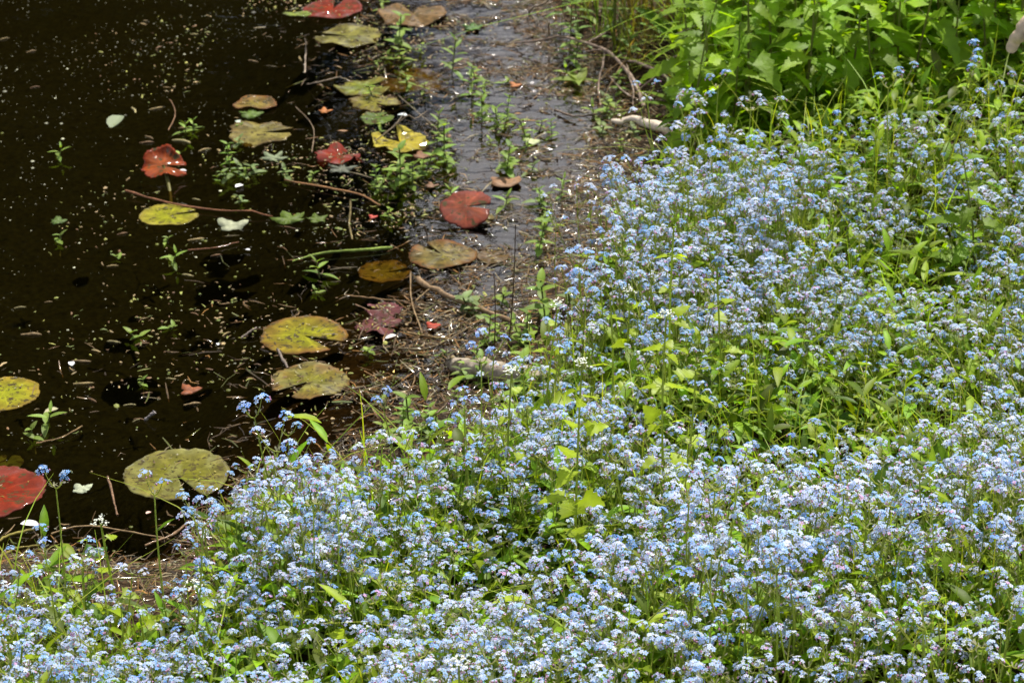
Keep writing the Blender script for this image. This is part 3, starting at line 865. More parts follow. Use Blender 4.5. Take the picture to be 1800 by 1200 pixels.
nf = 2600   # loose floating bits further out, in drifts
xy = scatter(nf, -3, 0, lambda x, y, d: (sstep(.50, .74, vnoise(x, y, 3.2, 21)) * (.25 + .75 * sstep(3.9, 5.2, y)) + .02) * (.12 + .88 * sstep(-1.2, -.45, x)))
ff = slivers(np.column_stack([xy, np.abs(rng.normal(.001, .002, nf))]), rng.gamma(1.1, .0045, nf) + .002, rng.gamma(2.0, .0012, nf) + .0008, rng.uniform(0, 3.14, nf),
             np.array([(.30, .22, .10), (.22, .24, .05), (.33, .33, .07), (.20, .11, .05), (.38, .27, .13), (.12, .16, .03)])[rng.integers(0, 6, nf)] * rng.uniform(.5, 1.2, (nf, 1)), rng.normal(0, .1, nf), rng.normal(0, .002, nf))
tag(obj('floating_debris', ff, M['dry'], smooth=False), "yellow-brown plant crumbs drifting on the dark water", 'debris', kind='stuff')


def specks(P, r, cols):
    n = len(P)
    a = np.arange(6) * math.pi / 3
    ring = np.stack([np.cos(a), np.sin(a), np.zeros(6)], 1)
    v = P[:, None] + ring[None] * r[:, None, None]
    v = np.concatenate([v, (P + np.array([0, 0, 1.0]) * r[:, None] * .5)[:, None]], 1).reshape(-1, 3)
    b = np.arange(n)[:, None] * 7
    t = np.concatenate([b + np.array([i, (i + 1) % 6, 6]) for i in range(6)])
    return v, t, np.repeat(cols, 7, 0)


ns = 2900
xy = scatter(ns, -3, -.02, lambda x, y, d: .05 + .95 * sstep(.35, .95, vnoise(x, y * 2.2, 2.0, 31) * .6 + vnoise(x, y * 2, 7, 32) * .4) ** 1.5)
tag(obj('pollen_specks', specks(np.column_stack([xy, np.full(ns, .0006)]), np.exp(rng.normal(math.log(.0008), .6, ns)), np.array([.36, .36, .24]) * np.clip(rng.lognormal(-.7, .6, (ns, 1)), 0, 1.8)), M['speck']),
    "white pollen specks dusted over the dark pond water", 'pollen', kind='stuff')
nd = 600
xy = scatter(nd, -3, .02, lambda x, y, d: sstep(.5, .72, vnoise(x, y, 2.9, 41)) * (.15 + .85 * sstep(4.2, 5.6, y)) * (.1 + .9 * sstep(-1.2, -.45, x)) + .5 * np.exp(-np.abs(d + .15) / .12))
tag(obj('duckweed', specks(np.column_stack([xy, np.maximum(height(xy[:, 0], xy[:, 1]), 0) + .002]), rng.gamma(2.0, .0008, nd) + .0006, np.array([.17, .18, .03]) * rng.uniform(.3, 1.3, (nd, 1))), M['leaf']),
    "tiny green duckweed leaves drifting among the litter", 'duckweed', kind='stuff')

pp, pr = [], np.random.default_rng(91)
for (px, py, w, *_r) in PADS:
    c = flat(px, py)
    rad = w / 2 * np.linalg.norm(c - np.array([0, 0, CAM_H])) / FPX
    n = int(pr.integers(14, 40))
    a, q = pr.uniform(0, 6.28, n), np.sqrt(pr.random(n)) * rad * .85
    pp.append(np.column_stack([c[0] + np.cos(a) * q, c[1] + np.sin(a) * q, np.full(n, .0085)]))
pp = np.concatenate(pp); n = len(pp)
tag(obj('pad_debris', slivers(pp, pr.gamma(1.2, .004, n) + .0015, pr.gamma(2, .0009, n) + .0006, pr.uniform(0, 6.28, n), np.array([(.36, .30, .05), (.05, .035, .02), (.40, .36, .22), (.16, .09, .04)])[pr.integers(0, 4, n)], pr.normal(0, .15, n), pr.normal(0, .001, n)), M['dry'], smooth=False),
    "yellow and brown crumbs lying on the lily pads", 'debris', kind='stuff')

# ------------------------------------------------------------------ water sprouts (small leafy plants standing in mud and shallow water)
def sprout(r_, pairs, L, shape='ovate', h=.05, col=(.20, .29, .04), spread=.6):
    """root Empty with a stem and single leaves"""
    root = empty('water_sprout')
    lean = r_.normal(0, .015, 2)
    obj('stem', tube(curve((0, 0, -.02), (lean[0], lean[1], h), (0, 0, 0), 5), .0014, (.16, .18, .06), 5), M['stem'], root)
    az = r_.uniform(0, 6.3)
    for k in range(pairs):
        f = (k + .8) / pairs
        az += math.pi / 2 + r_.normal(0, .2)
        l = L * (1.05 - .45 * f) * r_.uniform(.85, 1.15)
        for s in (0, math.pi):
            g = leaf(l, l * (.5 if shape == 'ovate' else .3), .25, .25, 0, 5, shape, np.array(col) * r_.uniform(.75, 1.25))
            el = spread * f + r_.normal(0, .12) - .05
            obj('leaf', (g[0] @ orient(az + s, el).T + np.array([lean[0] * f, lean[1] * f, h * f]), g[1], g[2]), M['leaf'], root)
    return root


r_ = np.random.default_rng(5)
SPR = [sprout(r_, 4, .034, h=.05), sprout(r_, 3, .030, h=.035), sprout(r_, 5, .036, h=.075, col=(.17, .27, .04)), sprout(r_, 3, .042, 'lance', .04, (.20, .30, .05), 1.0),
       sprout(r_, 5, .044, 'lance', .09, (.19, .30, .05), .9), sprout(r_, 2, .026, h=.015, col=(.20, .29, .05)), sprout(r_, 3, .036, h=.03, col=(.19, .26, .09))]
SP_N = [8, 6, 10, 6, 10, 4, 6]
SPX = [(100, 268, 3, .9), (300, 452, 3, .8), (566, 475, 3, 1.0), (567, 507, 5, .7), (678, 372, 1, .8), (700, 68, 2, 1.3), (665, 12, 1, .9), (795, 118, 4, 1.1), (828, 160, 4, 1.0), (720, 145, 0, .9), (742, 155, 1, .9),
       (875, 200, 3, 1.1), (868, 215, 1, .8), (705, 305, 2, 1.3), (722, 320, 0, 1.2), (690, 318, 1, 1.0), (780, 270, 2, 1.2), (768, 245, 4, .9), (792, 285, 0, .9), (800, 338, 3, .8), (885, 350, 3, 1.1), (890, 290, 2, 1.2),
       (900, 285, 0, .9), (930, 230, 0, 1.1), (945, 222, 1, 1.0), (875, 135, 5, 1.0), (985, 340, 4, .7), (960, 350, 1, .8), (1010, 130, 3, 1.2), (1010, 105, 2, 1.1), (1075, 175, 6, .9), (1055, 218, 6, 1.1), (1120, 235, 6, 1.0),
       (1140, 265, 6, .9), (405, 300, 6, 1.0), (425, 300, 6, .9), (380, 310, 5, .9), (540, 305, 5, .9), (505, 303, 6, .8), (430, 345, 6, .7), (340, 222, 3, .7), (325, 225, 3, .8), (260, 570, 5, 1.5), (285, 562, 5, 1.0),
       (100, 415, 5, 1.2), (215, 440, 5, .8), (285, 420, 5, .8), (250, 668, 5, .8), (420, 222, 5, .8), (660, 165, 0, .8), (665, 225, 1, .9), (830, 518, 6, 1.3), (840, 545, 6, 1.1), (880, 515, 1, 1.1), (925, 610, 0, 1.3),
       (905, 600, 1, 1.2), (830, 655, 6, 1.0), (840, 668, 2, .9), (765, 615, 5, .8), (720, 745, 2, 1.3), (700, 765, 0, 1.1), (740, 760, 6, 1.1), (75, 735, 3, 1.0), (60, 760, 5, 1.2), (415, 250, 6, .7), (945, 430, 2, 1.0),
       (1005, 510, 6, 1.4), (960, 545, 2, 1.3), (900, 655, 0, 1.2), (885, 685, 6, 1.3), (930, 700, 2, 1.5), (950, 690, 0, 1.5), (650, 600, 5, 1.2), (680, 690, 5, .8), (805, 690, 5, .8), (1090, 250, 1, 1.0), (1060, 190, 0, .9)]
for cx, cy, sx_, sy_, n in ((730, 300, 60, 30, 9), (700, 90, 45, 30, 5), (870, 170, 50, 60, 8), (910, 270, 40, 50, 7), (420, 300, 60, 25, 3), (900, 600, 45, 30, 6), (840, 660, 50, 25, 4), (1090, 180, 40, 40, 6), (740, 750, 40, 18, 5), (960, 370, 40, 40, 5)):
    for _ in range(n):
        SPX.append((random.gauss(cx, sx_ * .6), random.gauss(cy, sy_ * .6), random.choice((0, 1, 2, 3, 5, 6, 0, 2)), random.uniform(.6, 1.1)))
used_sp = set()
for k, (px, py, t, s) in enumerate(SPX):
    g = ground(px, py, .02 * s)
    o = copy_tree(SPR[t]) if t in used_sp else SPR[t]
    used_sp.add(t)
    o.location = (g[0], g[1], g[2] - .004)
    o.rotation_euler = (random.uniform(-.15, .15), random.uniform(-.15, .15), random.uniform(0, 6.28))
    s *= random.uniform(.9, 1.1)
    o.scale = (s, s, s)
    kind = {0: "bushy", 1: "low", 2: "upright leafy", 3: "star-shaped narrow-leaved", 4: "tall narrow-leaved", 5: "tiny flat", 6: "grey-green"}[t]
    tag(o, unique(f"{kind} {{}} water sprout {near(px, py)}", ["", "bright", "small", "fresh", "leaning", "single", "half-sunk", "yellowish", "slender", "spreading"]), 'water plant', 'sprouts in the shallow water')

# ------------------------------------------------------------------ forget-me-nots
HUES = {"pale blue": [(.46, .56, .90), (.38, .52, .90), (.61, .68, .93)], "sky-blue": [(.18, .38, .88), (.27, .45, .90), (.42, .56, .92)],
        "lilac-blue": [(.47, .53, .88), (.43, .51, .88), (.58, .61, .90)], "pink-tinged blue": [(.43, .57, .89), (.48, .53, .86), (.35, .53, .90)]}


def flower(r, c, r_):
    a0 = r_.uniform(0, 1.3)
    v, cc, t = [], [], []
    for k in range(5):
        a = a0 + k * 2 * math.pi / 5
        ca, sa = math.cos(a), math.sin(a)
        def P(rr, da, z): return (rr * r * math.cos(a + da), rr * r * math.sin(a + da), z * r)
        b = len(v)
        v += [(0, 0, .02 * r), P(.72, -.50, .10), P(1.0, -.16, .04), P(1.0, .16, .04), P(.72, .50, .10)]
        edge = np.minimum(np.array(c) * 1.28, .95)
        cc += [np.array(c) * .9, c, edge, edge, c]
        t += [(b, b + 1, b + 2), (b, b + 2, b + 3), (b, b + 3, b + 4)]
    b = len(v)
    v += [(.24 * r * math.cos(a0 + k * 2.094), .24 * r * math.sin(a0 + k * 2.094), .12 * r) for k in range(3)]
    cc += [(.75, .55, .10)] * 3
    t += [(b, b + 1, b + 2)]
    return np.array(v), np.array(t), np.array(cc, float)


def flower_head(r_, hue, n=None):
    mb = MB()
    n = n or int(r_.integers(5, 11))
    Rr = .0032 * math.sqrt(n)
    el = r_.uniform(1.0, 1.45)
    pink = "pink" in hue
    for i in range(n):
        rad = Rr * math.sqrt((i + .4) / n)
        a = i * 2.39996 + r_.normal(0, .25)
        x, y = rad * math.cos(a) * el, rad * math.sin(a) / el ** .5
        z = -.75 * rad * rad / Rr + r_.normal(0, .0012)
        c = np.array(HUES[hue][r_.integers(0, 3)]) * r_.uniform(.9, 1.06)
        if r_.random() < (.08 if pink else .012): c = np.array((.60, .36, .66))
        tl = rad / Rr * .75
        m = rot('Z', a) @ rot('Y', tl + r_.normal(0, .18)) @ rot('Z', r_.uniform(0, 6))
        mb.add(flower(r_.uniform(.0031, .0040), c, r_), m, np.array([x, y, z]))
    for i in range(4):
        a = r_.uniform(0, 6.28)
        p = np.array([math.cos(a) * Rr * el, math.sin(a) * Rr, -.8 * Rr])
        s = .0016
        v = np.array([(s, 0, 0), (-s, 0, 0), (0, s, 0), (0, -s, 0), (0, 0, 1.5 * s), (0, 0, -1.5 * s)]) + p
        t = np.array([(0, 2, 4), (2, 1, 4), (1, 3, 4), (3, 0, 4), (2, 0, 5), (1, 2, 5), (3, 1, 5), (0, 3, 5)])
        mb.add((v, t, col_n((.62, .32, .48) if i < 2 else (.32, .36, .22), 6)))
    return mb.geo()


STEMC, LEAFC = np.array([.38, .46, .07]), np.array([.20, .32, .008])


def calyces(mb, P, r_, n):
    for i in range(n):
        f = r_.uniform(.1, .85)
        k = int(f * (len(P) - 1))
        p = P[k] * (1 - (f * (len(P) - 1) - k)) + P[k + 1] * (f * (len(P) - 1) - k)
        a = r_.uniform(0, 6.28)
        d = np.array([math.cos(a), math.sin(a), .7])
        e = p + d * .0055
        s = np.cross(d, [0, 0, 1]) * .0013
        mb.add((np.array([p, e - s, e + s, e + d * .002]), np.array([(0, 1, 2), (1, 3, 2)]), col_n(np.array([.30, .29, .18]) * r_.uniform(.7, 1.2), 4)))


def forget_me_not(seed, hue, stems, hmin, hmax, lean, leaves):
    r_ = np.random.default_rng(seed)
    st, heads, lv = MB(), [], []
    for s in range(stems):
        az = s * 2 * math.pi / stems + r_.normal(0, .4)
        h = r_.uniform(hmin, hmax)
        ln = r_.uniform(.2, 1) * lean
        top = np.array([math.cos(az) * ln, math.sin(az) * ln, h])
        base = np.array([math.cos(az) * .008, math.sin(az) * .008, -.02])
        P = curve(base, top, (math.cos(az) * .012, math.sin(az) * .012, 0), 7)
        st.add(tube(P, np.linspace(.0017, .0010, 7), STEMC * r_.uniform(.8, 1.2), 4, False))
        tips = []
        sp = r_.uniform(0, 6.28)
        for q in range(2):
            e = top + np.array([math.cos(sp + q * 3.14) * .019, math.sin(sp + q * 3.14) * .019, r_.uniform(.004, .036)])
            tips.append((top, e))
        for q in range(int(r_.integers(0, 3))):
            f = r_.uniform(.4, .8)
            b0 = P[int(f * 6)]
            a2 = az + r_.choice([-1, 1]) * r_.uniform(.7, 1.5)
            e = b0 + np.array([math.cos(a2) * .045, math.sin(a2) * .045, r_.uniform(.05, .085)])
            tips.append((b0, e))
        for a, b in tips:
            Q = curve(a, b, (0, 0, -.006), 4)
            st.add(tube(Q, np.linspace(.0010, .0007, 4), STEMC * np.array([1.1, 1.0, 1.1]), 4, False))
            calyces(st, np.concatenate([P[-2:-1], Q]), r_, 5)
            g = flower_head(r_, hue)
            heads.append((g[0] @ (rot('Z', r_.uniform(0, 6.28)) @ rot('X', r_.normal(0, .3))).T + b + np.array([0, 0, .003]), g[1], g[2]))
    for k in range(leaves):
        az = k * 2.4 + r_.normal(0, .3)
        basal = k < leaves * .35
        L = r_.uniform(.05, .085) if basal else r_.uniform(.032, .055)
        g = leaf(L, L * r_.uniform(.2, .28), .3, r_.uniform(.1, .5), 0, 5, 'lance', LEAFC * r_.uniform(.75, 1.3) * np.array([r_.uniform(.9, 1.3), 1, 1]))
        z = r_.uniform(0, .03) if basal else r_.uniform(.25, .8) * hmin
        rr = .01 + lean * .5 * z / max(hmin, .01)
        lv.append((g[0] @ orient(az, r_.uniform(.3, 1.0), r_.normal(0, .3)).T + np.array([math.cos(az) * rr, math.sin(az) * rr, z]), g[1], g[2]))
    return st.geo(), heads, lv


HL = list(HUES)
KINDS = [(k, HL[[0, 0, 2, 1, 0, 1, 3, 1, 0, 3, 2, 0, 1, 0][k]], [4, 5, 4, 5, 3, 4, 5, 4, 5, 4, 3, 4, 3, 5][k]) for k in range(14)]
PROTO = []
for k, hue, stems in KINDS:
    st, hd, lv = forget_me_not(100 + k, hue, stems + 1, .11, .24, .10, 8)
    PROTO.append((hue, st, hd, lv))
for k in range(3):     # tall airy plants of the outer edge
    st, hd, lv = forget_me_not(150 + k, ["sky-blue", "pale blue", "sky-blue"][k], 2 + k % 2, .20, .30, .11, 5)
    PROTO.append((["sky-blue", "pale blue", "sky-blue"][k], st, hd, lv))

proto_mesh = []
for hue, st, hd, lv in PROTO:
    proto_mesh.append((make_mesh('stem', st, M['stem']), [make_mesh('flower_head', g, M['petal'], False) for g in hd], [make_mesh('leaf', g, M['leaf']) for g in lv]))


def place_fmn(k, loc, rz, s, tilt, label, group):
    root = empty('forget_me_not', loc, rz)
    root.rotation_euler = (tilt[0], tilt[1], rz)
    root.scale = (s, s, s)
    sm, hm, lm = proto_mesh[k]
    obj('stem', sm, None, root)
    for m in hm: obj('flower_head', m, None, root)
    for m in lm: obj('leaf', m, None, root)
    tag(root, label, 'forget-me-not', group)


# places: dart throwing on the bank inside the view
SPARSE = [(1330, 600, 110, .75), (1430, 690, 185, .96), (1570, 650, 100, .7), (1640, 400, 125, .85), (890, 950, 110, .9), (1520, 1000, 110, .7), (1700, 1030, 110, .7), (660, 1130, 90, .6), (1250, 790, 80, .85), (1380, 200, 60, .4), (1100, 640, 80, .6), (1000, 900, 70, .5), (1620, 830, 70, .5),
          (950, 600, 50, .6), (1200, 480, 45, .5), (480, 1150, 60, .4)]
# upper limit of the flower heads across the picture
DRIFT = np.array([(-80, 1000), (0, 985), (60, 955), (140, 960), (190, 1010), (250, 1045), (330, 1030), (365, 950), (400, 862), (440, 808), (520, 788), (600, 774), (700, 775), (760, 732), (830, 720), (890, 695), (925, 645), (960, 600),
                  (1010, 570), (1040, 500), (1062, 430), (1085, 370), (1130, 300), (1180, 250), (1250, 225), (1400, 215), (1500, 205), (1650, 200), (1800, 185), (1900, 180)], float).T
rng_f = np.random.default_rng(23)
cell, pts = {}, []
tries = rng_f.uniform([-1.25, 2.55], [1.5, 5.6], (24000, 2))
td = sdist(tries[:, 0], tries[:, 1])
tz = height(tries[:, 0], tries[:, 1])
tpx, tpy, tw = project(np.column_stack([tries, tz + .2]))
lim_px = 1e9
for i in range(len(tries)):
    if td[i] < .02 or not (-70 < tpx[i] < 1870 and tpy[i] < 1330): continue
    if tpy[i] < np.interp(tpx[i], DRIFT[0], DRIFT[1]) + (vnoise(tpx[i], tpy[i], .012, 8) - .3) * 45: continue
    p_keep = 1.0
    for sx, sy, sr, am in SPARSE:
        q = ((tpx[i] - sx) / sr) ** 2 + ((tpy[i] - sy) / (sr * .6)) ** 2
        p_keep *= 1 - am * math.exp(-q)
    p_keep *= .60 + .55 * float(vnoise(tries[i, 0], tries[i, 1], 3.4, 71))
    if tpx[i] < 520: p_keep = max(p_keep, .95)
    rmin = (.049 if rng_f.random() < .8 else .042) / max(p_keep, .12) ** .6
    if pts and np.min((np.array([q[0] for q in pts]) - tries[i, 0]) ** 2 + (np.array([q[1] for q in pts]) - tries[i, 1]) ** 2) < rmin * rmin: continue
    pts.append((tries[i, 0], tries[i, 1], tz[i], td[i], tpx[i], tpy[i], tw[i]))
print("forget-me-nots", len(pts))

ZONES = [(60, 1110, "in the lower corner below the red pad"), (250, 1130, "by the low garlic mustard near the corner"), (420, 960, "on the shore below the largest pad"), (560, 880, "at the edge by the half-hidden pad"),
         (520, 1130, "by the bottom edge under the largest pad"), (700, 860, "on the shore below the wavy notched pad"), (790, 1100, "by the bottom-edge white garlic mustard"), (900, 960, "around the dark hollow low in front"),
         (880, 800, "in front of the grey log"), (1030, 780, "below the glowing garlic mustard past the log"), (1000, 620, "just past the grey log's buried end"), (1060, 1090, "at the middle of the bottom edge"), (1150, 930, "in the lower middle of the drift"),
         (1080, 480, "at the mud's edge past the olive pads"), (1120, 340, "at the mud's edge below the pale stick"), (1200, 260, "beside the pale broken stick"), (1210, 440, "around the tall yellow garlic mustard column"),
         (1200, 650, "around the lower garlic mustard column"), (1330, 600, "on the thinner green patch mid-bank"), (1440, 720, "around the dark gap mid-bank"), (1320, 830, "in the dense band below the dark gap"),
         (1350, 1010, "low in the drift under the dark gap"), (1300, 1140, "by the bottom edge under the dark gap"), (1380, 330, "in the upper drift below the grass"), (1420, 450, "in the upper middle of the drift"),
         (1560, 250, "along the foot of the nettles"), (1700, 200, "along the nettles by the upper corner"), (1690, 380, "around the lone nettle in the drift"), (1600, 560, "mid-bank between lone nettle and dark gap"),
         (1750, 560, "at the far side edge mid-bank"), (1680, 760, "in the dense pale band by the side edge"), (1540, 880, "in the lower dense band"), (1520, 1010, "around the arching yellow grass"), (1720, 960, "by the side edge, lower down"),
         (1700, 1130, "in the bottom corner opposite the pond"), (1500, 1150, "by the bottom edge under the arching grass")]


def zone(px, py):
    return min(ZONES, key=lambda q: (q[0] - px) ** 2 + (1.3 * (q[1] - py)) ** 2)[2]


info = []
for i, (x, y, z, d, px, py, w) in enumerate(pts):
    edge = py - np.interp(px, DRIFT[0], DRIFT[1]) < 45 and rng_f.random() < .4
    k = 14 + int(rng_f.integers(0, 3)) if edge else int(rng_f.integers(0, 14))
    s = rng_f.uniform(.85, 1.12) * (.66 + .66 * float(vnoise(x, y, 2.6, 77)))
    for sx, sy, sr, am in SPARSE:
        s *= 1 - .45 * am * math.exp(-((px - sx) / sr) ** 2 - ((py - sy) / (sr * .6)) ** 2)
    if px > 1150 and py < 290 and rng_f.random() < .15: k, s = 14 + int(rng_f.integers(0, 3)), rng_f.uniform(1.0, 1.25)
    if py - np.interp(px, DRIFT[0], DRIFT[1]) < 60 and px < 1150: s = min(s, .72 if k >= 14 else .88)
    vis = (-20 < px < 1820) and (py < 1215) and py > 0
    info.append([vis, w, k, (x, y, z), rng_f.uniform(0, 6.28), s, rng_f.normal(0, .10, 2), px, py])
order = sorted([i for i in range(len(info)) if info[i][0]], key=lambda i: info[i][1])
# of the plants in view: most of the near ones, and every one of the outer edge that stands clear
clear = [i for i in order if pts[i][5] - np.interp(pts[i][4], DRIFT[0], DRIFT[1]) < 50]
single = set(clear[:60])
for i in order:
    if len(single) >= 286: break
    single.add(i)
rest = {'stem': MB(), 'flower': MB(), 'leaf': MB()}
todo = {}
for i, (vis, w, k, loc, rz, s, tilt, px, py) in enumerate(info):
    if i in single:
        hue, nh = PROTO[k][0], len(PROTO[k][2])
        hw = "short" if s < .88 else "tall" if s > 1.05 else "middling"
        if k >= 14: hw = "airy long-stemmed"
        if np.hypot(*tilt) > .16: hw += " leaning"
        lb = f"{hw} {hue} forget-me-not with {NUM[min(nh, 20)]} flower heads {zone(px, py)}"
        for cut in ("airy ", "middling ", "flower ", "leaning ", "long-stemmed ", "pale "):
            if len(lb.split()) > 13: lb = lb.replace(cut, "", 1)
        todo.setdefault(lb, []).append((w, k, loc, rz, s, tilt))
    else:
        m = np.array(Matrix.Rotation(rz, 3, 'Z') @ Matrix.Rotation(tilt[1], 3, 'Y') @ Matrix.Rotation(tilt[0], 3, 'X')) * s
        hue, st, hd, lv = PROTO[k]
        rest['stem'].add(st, m, np.array(loc))
        for g in hd: rest['flower'].add(g, m, np.array(loc))
        for g in lv: rest['leaf'].add(g, m, np.array(loc))
for lb, same in todo.items():
    same.sort(key=lambda q: q[0])
    pre = {1: [""], 2: ["nearer ", "farther "], 3: ["nearest ", "middle ", "farthest "], 4: ["nearest ", "second ", "third ", "farthest "],
           5: ["nearest ", "second ", "third ", "fourth ", "farthest "], 6: ["nearest ", "second ", "third ", "fourth ", "fifth ", "farthest "]}.get(len(same), [""] * len(same))
    for pw, (w, k, loc, rz, s, tilt) in zip(pre, same):
        place_fmn(k, loc, rz, s, tilt, pw + lb, 'forget-me-nots in the flowering drift')
root = empty('forget_me_not_carpet')
tag(root, "dense carpet of pale blue forget-me-nots filling the rest of the bank", 'forget-me-nots', kind='stuff')
for nm, mt in (('stem', 'stem'), ('flower', 'petal'), ('leaf', 'leaf')):
    if rest[nm].n:
        tag(obj('carpet_' + nm + 's', rest[nm].geo(), M[mt], root, smooth=nm != 'flower'), kind='stuff')

# lone forget-me-nots of the water's edge, each placed from its flowers
LONE = [(680, 722, 15, .95, "lone thin forget-me-not standing against black water behind the shore"), (832, 682, 14, 1.0, "forget-me-not rising alone in front of the log's open end"),
        (885, 560, 16, 1.15, "tall thin-stemmed forget-me-not in front of the litter above the log"), (918, 612, 15, .8, "small forget-me-not leaning out beyond the log"),
        (300, 885, 14, 1.1, "branching forget-me-not overlapping the largest pad's lower rim"), (440, 805, 16, 1.05, "tall forget-me-not with jagged leaf against the dark water beside the largest pad"),
        (95, 918, 14, 1.05, "branching forget-me-not on a thick green stalk near the red pad"), (555, 805, 15, 1.1, "tall forget-me-not peak against black water in mid-shore"),
        (1028, 302, 15, .8, "solitary forget-me-not bloom over the glistening mud"), (1000, 400, 14, .9, "forget-me-not reaching over the mud beside the tilted maroon pad"),
        (150, 940, 15, .9, "leaning forget-me-not over the shore litter near the corner"), (1000, 455, 16, .9, "thin forget-me-not in front of the muddy shelf past the olive pads"),
        (770, 715, 14, .9, "forget-me-not over the bare mud in front of the log"), (1240, 165, 16, 1.15, "airy forget-me-not in front of the dock leaves")]
for k, (px, py, pk, s, lb) in enumerate(LONE):
    g = ground(px, py, .295 * s)
    if k < 9 or True:
        place_fmn(pk, (g[0], g[1], max(g[2], -.01)), k * 1.3, s, (random.uniform(-.06, .06), random.uniform(-.06, .06)), lb, 'lone forget-me-nots at the edge')

# ------------------------------------------------------------------ undergrowth and grass between the flowers
nu = 19000
def in_drift(x, y, d):
    a, b, _w = project(np.column_stack([x, y, height(x, y) + .10]))
    m = b - np.interp(a, DRIFT[0], DRIFT[1])
    return np.where(a > 1190, 1.0, .012 + .988 * sstep(10, 70, m))


xy = scatter(nu, .015, 2.2, in_drift)
gz = height(xy[:, 0], xy[:, 1])
mbs = []
base = [leaf(1, w, .3, b, 0, 4, sh, (1, 1, 1)) for w, b, sh in ((.26, .3, 'lance'), (.32, .5, 'lance'), (.55, .3, 'ovate'), (.22, .15, 'lance'))]
bi = rng.choice(4, nu, p=[.35, .3, .12, .23])
for b in range(4):
    idx = np.where(bi == b)[0]
    v0, t0, c0 = base[b]
    n = len(idx)
    L = rng.uniform(.026, .070, n) * (.55 if b == 2 else 1)
    az, el = rng.uniform(0, 6.28, n), rng.uniform(.05, 1.1, n)
    ca, sa, ce, se = np.cos(az), np.sin(az), np.cos(el), np.sin(el)
    X = np.stack([ce * ca, ce * sa, se], 1); Y = np.stack([-sa, ca, 0 * sa], 1); Z = np.cross(X, Y)
    V = (v0[None, :, 0:1] * X[:, None] + v0[None, :, 1:2] * Y[:, None] + v0[None, :, 2:3] * Z[:, None]) * L[:, None, None]
    P = np.column_stack([xy[idx], gz[idx] + rng.beta(1.1, 2.2, n) * .16 * sstep(0, .12, sdist(xy[idx, 0], xy[idx, 1]))])
    V = (V + P[:, None]).reshape(-1, 3)
    T = (t0[None] + (np.arange(n) * len(v0))[:, None, None]).reshape(-1, 3)
    C = (c0[None] * (np.array([.19, .31, .008]) * rng.uniform(.25, 1.3, (n, 1)) * np.column_stack([rng.uniform(.85, 1.35, n), np.ones(n), np.ones(n)]))[:, None]).reshape(-1, 3)
    mbs.append((V, T, C))
mb = MB()
for g in mbs: mb.add(g)
tag(obj('undergrowth', mb.geo(), M['leaf']), "green undergrowth leaves filling the gaps between the forget-me-nots", 'undergrowth', kind='stuff')


def blades(P, L, W, az, lean, droop, cols, seg=6):
    n = len(P)
    s = np.linspace(0, 1, seg + 1)
    d = np.stack([np.cos(az), np.sin(az)], 1)
    hx = lean[:, None] * s[None] * L[:, None] + droop[:, None] * L[:, None] * s[None] ** 3
    hz = L[:, None] * (s[None] - .55 * np.abs(droop[:, None]) * s[None] ** 3)
    ctr = np.concatenate([P[:, None, :2] + d[:, None] * hx[..., None], (P[:, None, 2] + hz)[..., None]], -1)
    w = (1 - s ** 2.5)[None] * W[:, None] / 2 + .0002
    side = np.stack([-np.sin(az), np.cos(az), np.zeros(n)], 1)[:, None] * w[..., None]
    V = np.stack([ctr - side, ctr + side], 2).reshape(n, -1, 3)
    t = []
    for i in range(seg):
        a = 2 * i
        t += [(a, a + 1, a + 3), (a, a + 3, a + 2)]
    nv = 2 * (seg + 1)
    T = (np.array(t)[None] + (np.arange(n) * nv)[:, None, None]).reshape(-1, 3)
    return V.reshape(-1, 3), T, np.repeat(cols, nv, 0)


ng = 2600
xy = scatter(ng, .04, 2.2, lambda x, y, d: in_drift(x, y, d) * (.15 + .85 * sstep(.45, .75, vnoise(x, y, 3.5, 51))))
pg = on_ground(xy)
gb = blades(pg, rng.uniform(.12, .27, ng), rng.uniform(.0014, .0036, ng), rng.uniform(0, 6.28, ng), rng.normal(.2, .3, ng), rng.gamma(1.2, .35, ng),
            np.array([.30, .38, .03]) * rng.uniform(.6, 1.2, (ng, 1)) * np.column_stack([rng.uniform(.8, 1.3, ng), np.ones(ng), np.ones(ng)]))
tag(obj('grass', gb, M['leaf']), "fine arching grass growing through the forget-me-nots", 'grass', kind='stuff')

# ------------------------------------------------------------------ garlic mustard
MUST = np.array([.33, .43, .010])


